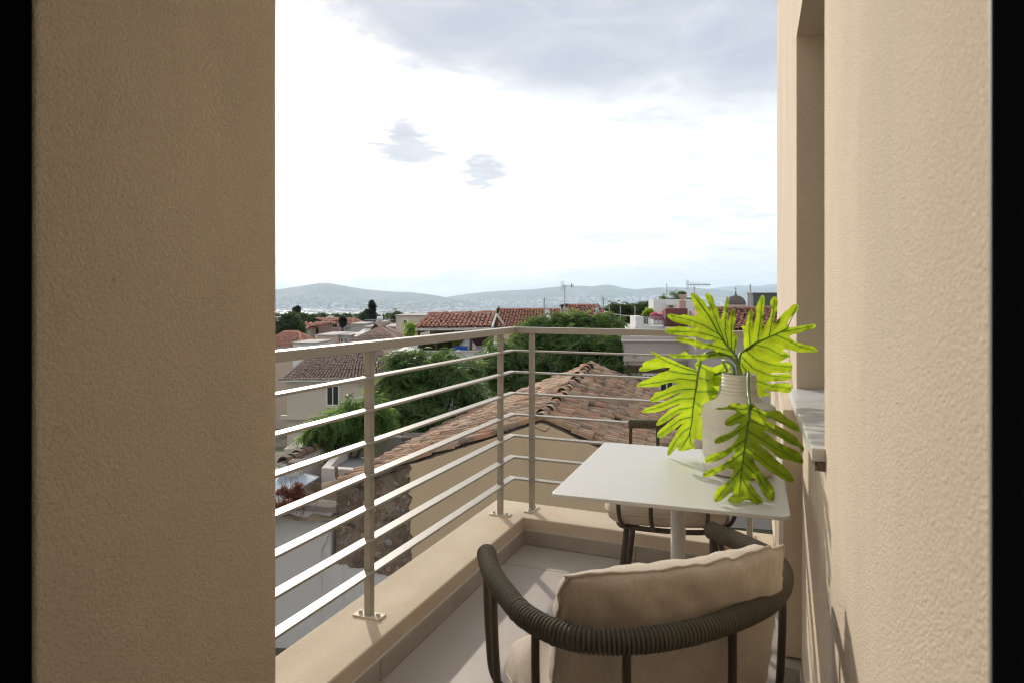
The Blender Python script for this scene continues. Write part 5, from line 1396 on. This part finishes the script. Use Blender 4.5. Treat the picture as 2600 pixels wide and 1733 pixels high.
# white penthouse with maroon screen and chimney
ph = House('white_penthouse', 'white box penthouse with a small hooded window on the skyline', 1659, 1788, 760, 36, 1.3, M['white'], .0, -4, 'building')
ph.wins([(1698, 1709, 775, 783)], None, M['taupe'])
ph.box('window_hood', ph.xu(1692), ph.xu(1714), .45, .02, ph.zv(775.5), ph.zv(773), M['trim'])
ms = thing('maroon_screen', 'tall maroon clad panel in front of the white penthouse', 'screen', P(1718, 836, 33))
a, b = P(1690, 783, 33), P(1746, 840, 33)
m_ = MB(); m_.box(a.x, b.x, 33, 33.5, b.z, a.z); fixn(m_.build('panel', M['maroon'], ms, bevel=.01))
m_ = MB()
for k in range(4): zz = b.z + (a.z - b.z) * (.12 + .13 * k); m_.box(a.x - .02, b.x + .02, 32.96, 32.99, zz, zz + .05)
m_.build('seam', M['wood'], ms)
chm = boxthing('chimney', 'pink chimney stack carrying an urn before the white penthouse', 'chimney', 1725, 1742, 764, 34.5, .4, -1.5, M['pinkwall'])
ur = thing('stone_urn', 'round stone urn with dry leaves on the pink chimney', 'urn', P(1733, 763, 34.7))
m_ = MB(); p = P(1733, 764, 34.7); m_.lathe([(.0, .0), (.10, .0), (.11, .03), (.06, .07), (.06, .10), (.15, .16), (.21, .25), (.22, .32), (.19, .33), (.0, .30)], p, 16); m_.build('bowl', M['beige'], ur, smooth=True)
V, F = crown_mesh([(p.x, p.y, p.z + .35, .25, .25, .10)], 60, .12, TUFT, .1, .3); mobj('plant', np_mesh('plant', V, F), M['olive'], ur)
# roof terrace balustrade with oleander
bs = thing('roof_balustrade', 'grey metal balustrade on the white roof terrace by the oleander', 'railing', P(1650, 827, 34))
a, b = P(1615, 829, 33.6), P(1692, 829, 33.6); hz = P(0, 805, 33.6).z
for z in (a.z + .1, hz): m_ = MB(); m_.bar(Vector((a.x, 33.6, z)), Vector((b.x, 33.6, z)), .04, .04); m_.build('rail', M['metal'], bs)
for k in range(24):
    x = a.x + (b.x - a.x) * k / 23; m_ = MB(); m_.box(x - .011, x + .011, 33.59, 33.61, a.z + .1, hz); m_.build('baluster', M['metal'], bs)
wb = House('white_terrace_block', 'white block carrying the oleander terrace', 1612, 1700, 828, 33.4, 3, M['white'], 0, -4, 'building')
boxthing('terrace_pier', 'white terrace end pier beside the balustrade', 'pier', 1614, 1634, 803, 33.5, 1.6, -1.5, M['white'])
clump('oleander', 'pink flowering oleander behind the roof balustrade', 'shrub', [blob(1662, 803, 34, 9, 8), blob(1678, 806, 34, 8, 7), blob(1686, 801, 34.2, 4, 10)], 420, .16, M['pinkfl'])
clump('terrace_shrub', 'yellow green shrub beside the pink oleander', 'shrub', [blob(1648, 796, 34.6, 9, 9), blob(1640, 800, 34.6, 6, 6)], 300, .2, M['bright'])
clump('rooftop_sapling', 'thin sapling growing on the white penthouse roof', 'tree', [blob(1715, 744, 37, 5, 8), blob(1724, 750, 37, 5, 4), blob(1712, 757, 37, 4, 3)], 60, .35, M['ail'], PIN)
clump('rooftop_sapling', 'low potted greenery at the penthouse roof edge', 'shrub', [blob(1688, 755, 37, 6, 4), blob(1750, 757, 36.8, 8, 3)], 60, .3, M['ail'], PIN)
# dark metal box, dome
dk = House('metal_roof_cabin', 'dark green metal clad rooftop cabin beside the right wall', 1912, 2010, 746, 38, .9, M['dkmetal'], 0, -2, 'building', None, 'cladding')
for k in range(14): dk.box('cladding_rib', k * .16, k * .16 + .03, .025, -.01, dk.zb, dk.zt - .06, M['dkmetal'])
dk.box('roof_edge', -.05, dk.w, .06, -.9, dk.zt + .001, dk.zt + .06, M['dkmetal'])
dm = thing('church_dome', 'brown ribbed church dome with a cross on the skyline', 'dome', P(1868, 778, 210)); Dd = 210; k = Dd / FPX
M['dome'] = simple('brown dome lead', (0.115, 0.085, 0.075), .6, .15, .5)
c = P(1868, 774, Dd); rd = 24.5 * k
m_ = MB(); m_.lathe([(rd, 0), (rd * .985, rd * .18), (rd * .92, rd * .40), (rd * .80, rd * .60), (rd * .62, rd * .77), (rd * .38, rd * .88), (rd * .10, rd * .93), (.01, rd * .94)], c, 48); m_.build('shell', M['dome'], dm, smooth=True)
for i in range(24):
    a = 2 * math.pi * i / 24; m_ = MB(); m_.tube([c + Vector((math.cos(a) * r, math.sin(a) * r, z)) for r, z in ((rd * 1.0, .0), (rd * .99, rd * .19), (rd * .925, rd * .41), (rd * .805, rd * .61), (rd * .625, rd * .78), (rd * .385, rd * .89), (rd * .1, rd * .94))], .05, 4); m_.build('rib', M['dome'], dm)
m_ = MB(); m_.lathe([(rd * 1.08, -.35), (rd * 1.08, 0), (rd, .02)], c, 48); m_.lathe([(rd * .96, -9), (rd * .96, -.36)], c, 32); m_.build('drum', M['beige'], dm)
tpz = rd * .93; m_ = MB(); m_.lathe([(.5, tpz), (.28, tpz + .5), (.18, tpz + .7), (.35, tpz + .95), (.18, tpz + 1.2), (.07, tpz + 1.35), (.06, tpz + 2.6), (.01, tpz + 2.62)], c, 10); m_.bar(c + Vector((-.4, 0, tpz + 2.15)), c + Vector((.4, 0, tpz + 2.15)), .1, .12); m_.build('cross', M['dome'], dm)

# ------------------------------------------------------------------ aerials, chimneys and poles
def mast(label, u, v0, v1, D, r=.02, cat='pole', name='mast'):
    t = thing(name, label, cat, P(u, v1, D)); m_ = MB(); m_.tube([P(u, v1, D), P(u, v0, D)], r, 6); m_.build('pole', M['metal'], t); return t
def yagi(t, c, L, n, w, ang=0.0, boom='boom', orange=False):
    c = Vector(c); dv = Vector((math.cos(ang), math.sin(ang), 0)); sd = Vector((-dv.y, dv.x, 0))
    m_ = MB(); m_.bar(c - dv * L * .3, c + dv * L * .7, .035, .035); b = m_.build(boom, M['metal'], t)
    for i in range(n):
        p = c - dv * L * .25 + dv * L * .93 * i / (n - 1); m_ = MB(); hh = w * (1 - .5 * i / n)
        m_.tube([p - Vector((0, 0, hh)), p + Vector((0, 0, hh))], .010, 4); m_.tube([p - sd * hh, p + sd * hh], .010, 4); m_.build('element', M['metal'], b)
    m_ = MB(); q = c - dv * L * .3
    for k in range(-3, 4): m_.tube([q + Vector((0, 0, k * w * .45)) - sd * w * 1.2 + Vector((0, 0, abs(k) * .0)), q + Vector((0, 0, k * w * .45)) + sd * w * 1.2], .008, 4)
    for k in (-1, 0, 1): m_.tube([q + sd * k * w - Vector((0, 0, w * 1.3)), q + sd * k * w + Vector((0, 0, w * 1.3))], .008, 4)
    m_.build('reflector', M['metal'], t)
an = mast('tall television aerial on a mast above the red roofs', 1434, 724, 800, 40, .03, 'aerial', 'television_aerial'); yagi(an, P(1436, 726, 40), .75, 6, .20, .35)
m_ = MB(); q = P(1451, 725, 40); m_.tube([q + Vector((0, 0, -.12)), q + Vector((.02, 0, 0)), q + Vector((0, 0, .12))], .03, 5); M['orange'] = simple('orange plastic', (.5, .13, .04), .5); m_.build('end_cap', M['orange'], an)
an = mast('long television aerial on a mast over the penthouse', 1763, 728, 790, 33, .025, 'aerial', 'television_aerial'); yagi(an, P(1763, 723, 33), 1.15, 14, .16, .12)
an = mast('small distant television aerial above the trees', 1532, 757, 800, 48, .03, 'aerial', 'television_aerial'); yagi(an, P(1533, 758, 48), .4, 4, .2, .4)
mast('thin rod mast standing on the white penthouse', 1693, 720, 762, 36.5, .022); mast('thick pole mast left of the dark metal cabin', 1905, 722, 790, 34, .035)
sdh = mast('dark aerial mast carrying the white satellite dish', 1382, 755, 838, 36, .03, 'satellite dish', 'satellite_dish')
m_ = MB(); c = P(1386, 800, 36); ax_ = Vector((.93, -.30, .22)).normalized(); s1_ = ax_.orthogonal().normalized(); s2_ = ax_.cross(s1_)
vv = [c]; ff = []
for i in range(1, 5):
    for k in range(20):
        a = 2 * math.pi * k / 20; r = .40 * i / 4; vv.append(c + (s1_ * math.cos(a) + s2_ * math.sin(a)) * r + ax_ * (.14 * (r / .40) ** 2))
ff += [(0, 1 + k, 1 + (k + 1) % 20) for k in range(20)]
for i in range(3): ff += [(1 + i * 20 + k, 1 + (i + 1) * 20 + k, 1 + (i + 1) * 20 + (k + 1) % 20, 1 + i * 20 + (k + 1) % 20) for k in range(20)]
m_.add(vv, ff); m_.build('reflector', M['trim'], sdh, smooth=True)
m_ = MB(); m_.tube([c - s1_ * .3, c + ax_ * .45], .015, 5); m_.tube([c + ax_ * .4, c + ax_ * .5], .04, 6); m_.build('feed_arm', M['metal'], sdh)
m_ = MB()
for k in range(7): z = P(0, 757 + 4 * k, 36).z; m_.tube([P(1379, 0, 36).xy.to_3d() + Vector((-.02, 0, z)), P(1391, 0, 36).xy.to_3d() + Vector((.05, 0, z))], .008, 4)
m_.build('element', M['metal'], sdh)
for (u, vt, vb, D, lab) in ((1427, 783, 800, 40.5, 'left of two small chimneys with dark cowls by the tall aerial'), (1437, 781, 800, 40.2, 'right of two small chimneys with dark cowls by the tall aerial')):
    t = boxthing('chimney', lab, 'chimney', u - 4.5, u + 4.5, vt, D, .3, -2, M['beige'], None, None, 'twin chimneys'); p = P(u, vt, D + .12)
    m_ = MB(); m_.lathe([(.07, 0), (.07, .1), (.15, .1), (.16, .2), (.06, .24), (.0, .24)], p, 10); m_.build('cowl', M['wood'], t)
t = boxthing('chimney', 'pink chimney with shiny silver cowl beside the trees', 'chimney', 1511, 1522, 793, 42, .35, -2.5, M['pinkwall']); p = P(1516, 793, 42.1); m_ = MB(); m_.lathe([(.12, 0), (.14, .06), (.09, .28), (.06, .33), (.10, .34), (.10, .38), (.0, .40)], p, 12); m_.build('cowl', M['metal'], t, smooth=True)
boxthing('chimney', 'plain pink chimney right of the silver cowl', 'chimney', 1525, 1535, 793, 41, .35, -2.5, M['pinkwall'])
h = House('red_gable_house', 'small house with orange red roof between the two chimneys', 1455, 1545, 815, 43, 5, M['beige'], .1, -12); h.hip(.95, M['redtile'], M['reddeck'], 11, 8, .2, 0)
for i, u in enumerate((1547, 1575, 1612)):
    mast(('leftmost', 'middle', 'rightmost')[i] + ' of three thin fence posts on the roof edge', u, 778, 835, 37, .025, 'post', 'fence_post')['group'] = 'roof fence posts'
cb = thing('overhead_cable', 'pale slack cable running between the roof fence posts', 'cable', P(1575, 800, 37)); m_ = MB(); m_.tube(spl([P(1533, 790, 38), P(1547, 794, 37), P(1575, 800, 37), P(1612, 803, 37), P(1618, 803, 35)], 5), .018, 5); m_.build('cable', M['trim'], cb)

# ------------------------------------------------------------------ houses of the middle distance, left
M['concrete'] = simple('weathered concrete roof edge', (0.34, 0.31, 0.28), .9, .25, 1.5)
def midhouse(name, label, u0, u1, vt, D, dep, mat, yaw=0., wins=(), cat='house', roof=None, rt='redtile', rd='reddeck', nc=10, nr=6, ins=None):
    h = House(name, label, u0, u1, vt, D, dep, M[mat], yaw, None, cat)
    if roof: h.hip(roof, M[rt], M[rd], nc, nr, .25, ins)
    else: h.box('roof_edge', -.1, h.w + .1, .1, -dep, h.zt + .001, h.zt + .14, M['concrete'])
    h.wins(wins); return h
midhouse('pink_house', 'pink house with low red roof in the middle distance', 808, 858, 822, 110, 9, 'pinkwall', .08, [(842, 856, 823, 833)], roof=.8, nc=16, nr=6)
midhouse('pink_house', 'grey walled house with pale red gable roof beside the pink one', 862, 892, 826, 104, 8, 'grey', -.1, [(877, 884, 830, 840), (866, 872, 832, 840)], roof=1.1, nc=10, nr=6, ins=1.0)
midhouse('grey_house', 'grey flat roofed house right of the red gable', 891, 926, 824, 98, 8, 'grey', .05, [(893, 897, 826, 832), (899, 905, 826, 832), (907, 911, 826, 832), (896, 899, 842, 848)])
midhouse('beige_block', 'plain beige windowless block above the railing', 803, 855, 853, 72, 7, 'beige', .0)
midhouse('grey_wing', 'low grey wing with three dark windows beside the beige block', 855, 890, 853, 73, 6, 'grey', .0, [(856, 864, 858, 868), (865, 873, 858, 868), (874, 882, 858, 868)])
aw = midhouse('cream_apartment', 'cream apartment building with a wide sun awning', 925, 1003, 832, 76, 9, 'beige', .02, [(985, 994, 846, 853), (960, 968, 844, 853), (972, 978, 846, 852)], 'building')
t = aw.box('awning', aw.xu(908), aw.xu(966), 1.8, .02, aw.zv(846), aw.zv(845), M['trim'])
m_ = MB(); m_.add([aw.f(aw.xu(909), 2.6, aw.zv(851)), aw.f(aw.xu(958), 2.6, aw.zv(851)), aw.f(aw.xu(970), .03, aw.zv(834)), aw.f(aw.xu(925), .03, aw.zv(834))], [(0, 1, 2, 3)]); m_.build('awning_cloth', M['trim'], aw.t)
for k in range(16): aw.box('terrace_baluster', k * .2 + .05, k * .2 + .08, -.1, -.13, aw.zt + .14, aw.zt + .85, M['metal'])
aw.box('terrace_rail', 0, 3.3, -.08, -.15, aw.zt + .851, aw.zt + .9, M['metal'])
shh = thing('solar_heater', 'white rooftop solar water heater on the cream apartment building', 'solar heater', P(960, 826, 78)); a, b = P(950, 826, 77.6), P(964, 812, 79)
m_ = MB(); m_.hexa([Vector((x, y, z)) for x, y, z in ((a.x, a.y, a.z), (a.x + .55, a.y, a.z), (b.x + .25, b.y, b.z), (b.x - .3, b.y, b.z), (a.x, a.y, a.z + .08), (a.x + .55, a.y, a.z + .08), (b.x + .25, b.y, b.z + .08), (b.x - .3, b.y, b.z + .08))]); m_.build('panel', M['metal'], shh)
m_ = MB(); m_.tube([P(958, 809, 79), P(971, 809, 79)], .26, 14); m_.build('tank', M['white'], shh, smooth=True)
midhouse('stained_block', 'old stained plaster block left of the red pavilion', 1005, 1086, 803, 72, 8, 'cream', .0, [(1024, 1034, 811, 822)], 'building')
midhouse('brown_roof_house', 'low house with brown hip roof just above the railing', 890, 1012, 868, 56, 9, 'cream', .05, (), roof=1.4, rt='browntile', rd='browndeck', nc=34, nr=10, ins=2.6)
midhouse('terracotta_house', 'low terracotta roofed house at the far left edge', 660, 762, 880, 80, 9, 'beige', .03, (), roof=1.6, nc=22, nr=8, ins=1.5)
midhouse('white_annex', 'white low walls with bright rims beside the terracotta roof', 744, 803, 872, 66, 5, 'white', -.04)
cl_ = midhouse('cream_villa', 'small cream villa with tall narrow windows beside the dark tree', 763, 783, 834, 102, 8, 'cream', .15, [(766, 769, 838, 852), (771, 774, 838, 852), (777, 780, 838, 850)], roof=.7, nc=8, nr=5)
midhouse('white_block', 'small white block at the extreme left behind the trees', 690, 726, 807, 125, 9, 'white', .0)
pvl = midhouse('columned_house', 'pale house with an open columned loggia far behind', 868, 896, 812, 165, 8, 'white', .0, [(874, 877, 813, 819), (879, 882, 813, 819), (884, 887, 813, 819), (889, 892, 813, 819)])
for k, (u0, u1, vt, D, mt, lab) in enumerate(((930, 950, 806, 190, 'white', 'white far block behind the tall cypress'), (985, 1004, 812, 150, 'beige', 'beige far block left of the stained block'), (1090, 1120, 793, 230, 'white', 'white far block above the pavilion roof'), (1150, 1175, 795, 260, 'white', 'second white far block above the pavilion roof'),
        (1330, 1372, 797, 120, 'grey', 'grey far block with antennas right of the far pine'), (826, 842, 805, 240, 'white', 'white far block in the tree band'), (1220, 1250, 797, 180, 'beige', 'beige far block behind the pavilion gable'))):
    midhouse('far_block', lab, u0, u1, vt, D, 10, mt, random.uniform(-.2, .2), [(u0 + 3, u0 + 6, vt + 3, vt + 6), (u0 + 8, u0 + 11, vt + 3, vt + 6), (u0 + 13, u0 + 16, vt + 3, vt + 6)], 'building')
# nearer ordinary town blocks as one mass in the gap between houses and plain
nB = 420
Db = rng.uniform(170, 640, nB); ub = rng.uniform(560, 2100, nB); Xb = (ub - 1300) / FPX * Db
Cb = np.stack([Xb, Db, np.array([gz(d) for d in Db]) - 1], -1); Sb = np.stack([rng.uniform(8, 18, nB), rng.uniform(8, 16, nB), rng.uniform(4, 11, nB)], -1)
V_, F_ = boxes_np(Cb, Sb, rng.uniform(-.5, .5, nB)); tag(mobj('town_blocks', np_mesh('town_blocks', V_, F_), city_mat()), 'low pale town blocks between the trees and the far city', 'town', kind='stuff')

# ------------------------------------------------------------------ trees
def g_at(u, D): q = P(u, 0, D); return Vector((q.x, D, gz(D)))
def scat(lst, jitter=1): return [blob(*x) for x in lst]
tree('leafy_tree', 'big green feathery tree left of centre behind the railing', g_at(1080, 26), scat([(1080, 985, 26, 60), (1010, 960, 26, 50, 42), (1040, 920, 26.5, 45, 36), (1110, 930, 26, 52, 42), (1160, 965, 25.5, 46, 46), (1195, 1000, 26, 40, 50), (1010, 1030, 25, 55, 50), (1090, 1060, 25, 65, 50), (1170, 1065, 26, 50, 46), (975, 1000, 25.6, 40, 42), (1060, 895, 27, 26, 18), (1130, 900, 27, 34, 22), (1215, 1060, 27, 40, 40), (1030, 1095, 24.5, 55, 36), (1200, 925, 27, 28, 24), (1015, 905, 26.5, 26, 22), (1150, 1110, 25, 60, 36)]), 4300, .50, M['ail'], PIN, .45, .17)
tree('leafy_tree', 'bright low tree crown over the coped yard wall', g_at(880, 21), scat([(860, 1062, 21, 52, 32), (910, 1040, 21.4, 46, 30), (815, 1075, 20.6, 36, 24), (790, 1092, 20.5, 26, 18), (850, 1095, 21, 40, 24), (920, 1080, 21.5, 46, 36), (960, 1050, 22, 40, 40), (812, 1110, 20.6, 18, 16), (940, 1015, 22, 26, 22), (885, 1020, 21.5, 22, 14)]), 1500, .40, M['ail2'], PIN, .55, .12)
tree('leafy_tree', 'wide green tree behind the old tiled roof peak', g_at(1420, 30), scat([(1420, 930, 30, 70, 50), (1310, 905, 30, 60, 48), (1340, 860, 31, 50, 34), (1400, 850, 31, 50, 36), (1470, 870, 30, 55, 46), (1540, 880, 29.5, 50, 46), (1580, 935, 29, 44, 42), (1500, 950, 29, 55, 46), (1280, 960, 29.5, 55, 46), (1250, 920, 29.5, 40, 40), (1440, 815, 31.5, 34, 16), (1390, 815, 31.5, 40, 16), (1500, 820, 31.5, 44, 20), (1545, 830, 31, 30, 22), (1350, 825, 31.5, 36, 18), (1600, 895, 29, 24, 16), (1620, 880, 29, 18, 10), (1262, 870, 30, 26, 20), (1470, 795, 31.8, 18, 9), (1425, 800, 31.6, 30, 12), (1520, 803, 31.5, 30, 12), (1560, 812, 31.2, 24, 14), (1480, 806, 31.6, 36, 14), (1370, 806, 31.6, 26, 10), (1600, 970, 29, 40, 34), (1350, 970, 29, 60, 40)]), 5200, .50, M['ail'], PIN, .40, .18)
tree('leafy_tree', 'green tree on the skyline left of the white penthouse', g_at(1600, 48), scat([(1600, 800, 48, 36, 22), (1560, 790, 48, 26, 22), (1590, 778, 48, 24, 11), (1630, 780, 48, 20, 12), (1648, 772, 48, 14, 12), (1565, 775, 48, 16, 9), (1535, 800, 48, 24, 14), (1615, 820, 48, 40, 16)]), 1500, .55, M['olive'], PIN, .3, .18)
tree('leafy_tree', 'small tree top poking up beside the small aerial', g_at(1510, 50), scat([(1512, 792, 50, 14, 9), (1500, 785, 50, 6, 5), (1522, 800, 50, 14, 8), (1478, 790, 50, 16, 9)]), 380, .5, M['olive'], PIN, .3, .14)
tree('leafy_tree', 'dense dark round tree at the left edge of the view', g_at(738, 92), scat([(738, 830, 92, 30, 24), (722, 842, 92, 22, 22), (752, 845, 92, 20, 20), (735, 812, 92, 20, 12), (745, 855, 92, 22, 16), (712, 830, 92, 16, 18)]), 2200, .75, M['dark'], TUFT, .2, .3)
tree('leafy_tree', 'green tree between the dark round tree and the pink house', g_at(785, 118), scat([(785, 822, 118, 22, 16), (770, 815, 118, 16, 12), (800, 828, 118, 14, 16), (765, 808, 118, 12, 8), (793, 842, 118, 14, 10), (800, 812, 118, 10, 8)]), 1500, .85, M['dark'], TUFT, .2, .3)
tree('leafy_tree', 'bushy tree under the tall cypress', g_at(935, 120), scat([(935, 806, 120, 18, 14), (925, 812, 120, 14, 12), (948, 812, 120, 12, 10), (938, 797, 120, 10, 8)]), 900, .8, M['dark'], TUFT, .2, .3)
tree('leafy_tree', 'pale feathery tree above the stained block', g_at(1010, 96), scat([(1008, 797, 96, 10, 10), (1000, 806, 96, 10, 8), (1016, 804, 96, 8, 8)]), 260, .7, M['olive'], PIN, .3, .2)
def cypress(label, u, vt, vb, D, w, group='cypresses on the skyline'):
    bl = [blob(u + random.uniform(-.6, .6), vt + (vb - vt) * t, D, max(.9, w * (max(0.0, math.sin(math.pi * min(1, .12 + t * .88) ** .8)) ** .8)), (vb - vt) * .10) for t in np.linspace(.04, 1, 12)]
    tree('cypress_tree', label, g_at(u, D), bl, 900, .5, M['cyp'], NEEDLE, -.8, .15, group, .35)
cypress('shorter left cypress of the close pair', 749, 785, 815, 150, 4.2); cypress('taller right cypress of the close pair', 757, 781, 815, 150, 4.0); cypress('single tall cypress left of the red pavilion', 945, 769, 815, 118, 6.5)
cypress('tiny dark cypress in front of the pink gable', 871, 812, 829, 100, 3.0)
tree('norfolk_pine', 'small tiered pine right of the red pavilion', g_at(1266, 120), [blob(1266, 785 + 5 * k, 120, 2 + 1.7 * k, 1.0) for k in range(6)], 380, .5, M['dark'], TUFT, 0, .15, None, .1)
# far tree band, reads as one dark mass
bl = []
for u in np.arange(640, 1330, 7.0):
    D = random.uniform(330, 460); bl.append(blob(u + random.uniform(-4, 4), 806 + random.uniform(-3, 6) - (4 if random.random() < .25 else 0), D, random.uniform(5, 10), random.uniform(5, 9)))
V, F = crown_mesh(bl, 9000, 1.6, TUFT, .1, .3); tag(mobj('far_trees', np_mesh('far_trees', V, F), M['dark']), 'dark band of distant trees before the pale city', 'trees', kind='stuff')
bl = [blob(random.uniform(560, 2000), random.uniform(800, 830), random.uniform(130, 300), random.uniform(6, 12), random.uniform(5, 9)) for _ in range(60)]
V, F = crown_mesh(bl, 4500, 1.0, TUFT, .1, .3); tag(mobj('town_trees', np_mesh('town_trees', V, F), M['dark']), 'scattered dark tree tops among the town houses', 'trees', kind='stuff')
pal = thing('terrace_palm', 'yellow green palm like plant left of the red pavilion', 'palm', P(1043, 855, 44)); m_ = MB()
m_.tube([P(1043, 870, 44), P(1040, 826, 44)], .05, 6); m_.tube([P(1047, 870, 44), P(1050, 832, 44)], .05, 6); m_.build('trunk', M['bark'], pal)
V, F = crown_mesh([blob(1040, 824, 44, 8, 7), blob(1050, 830, 44, 7, 7), blob(1040, 850, 44, 8, 8)], 160, .45, PIN, .3, .3); mobj('fronds', np_mesh('fronds', V, F), M['bright'], pal)

# ------------------------------------------------------------------ the air
hz_ = MB(); hz_.box(-23000, 23000, -23000, 23000, -99.0, 620.0)
hm = bpy.data.materials.new('haze'); hm.use_nodes = True; ht = hm.node_tree; ht.nodes.clear()
pv_ = ht.nodes.new('ShaderNodeVolumePrincipled'); pv_.inputs['Color'].default_value = (0.68, 0.84, 1.0, 1); pv_.inputs['Density'].default_value = 0.00008; pv_.inputs['Anisotropy'].default_value = 0.2
ho_ = ht.nodes.new('ShaderNodeOutputMaterial'); ht.links.new(pv_.outputs[0], ho_.inputs['Volume'])
tag(hz_.build('haze', hm), kind='stuff')
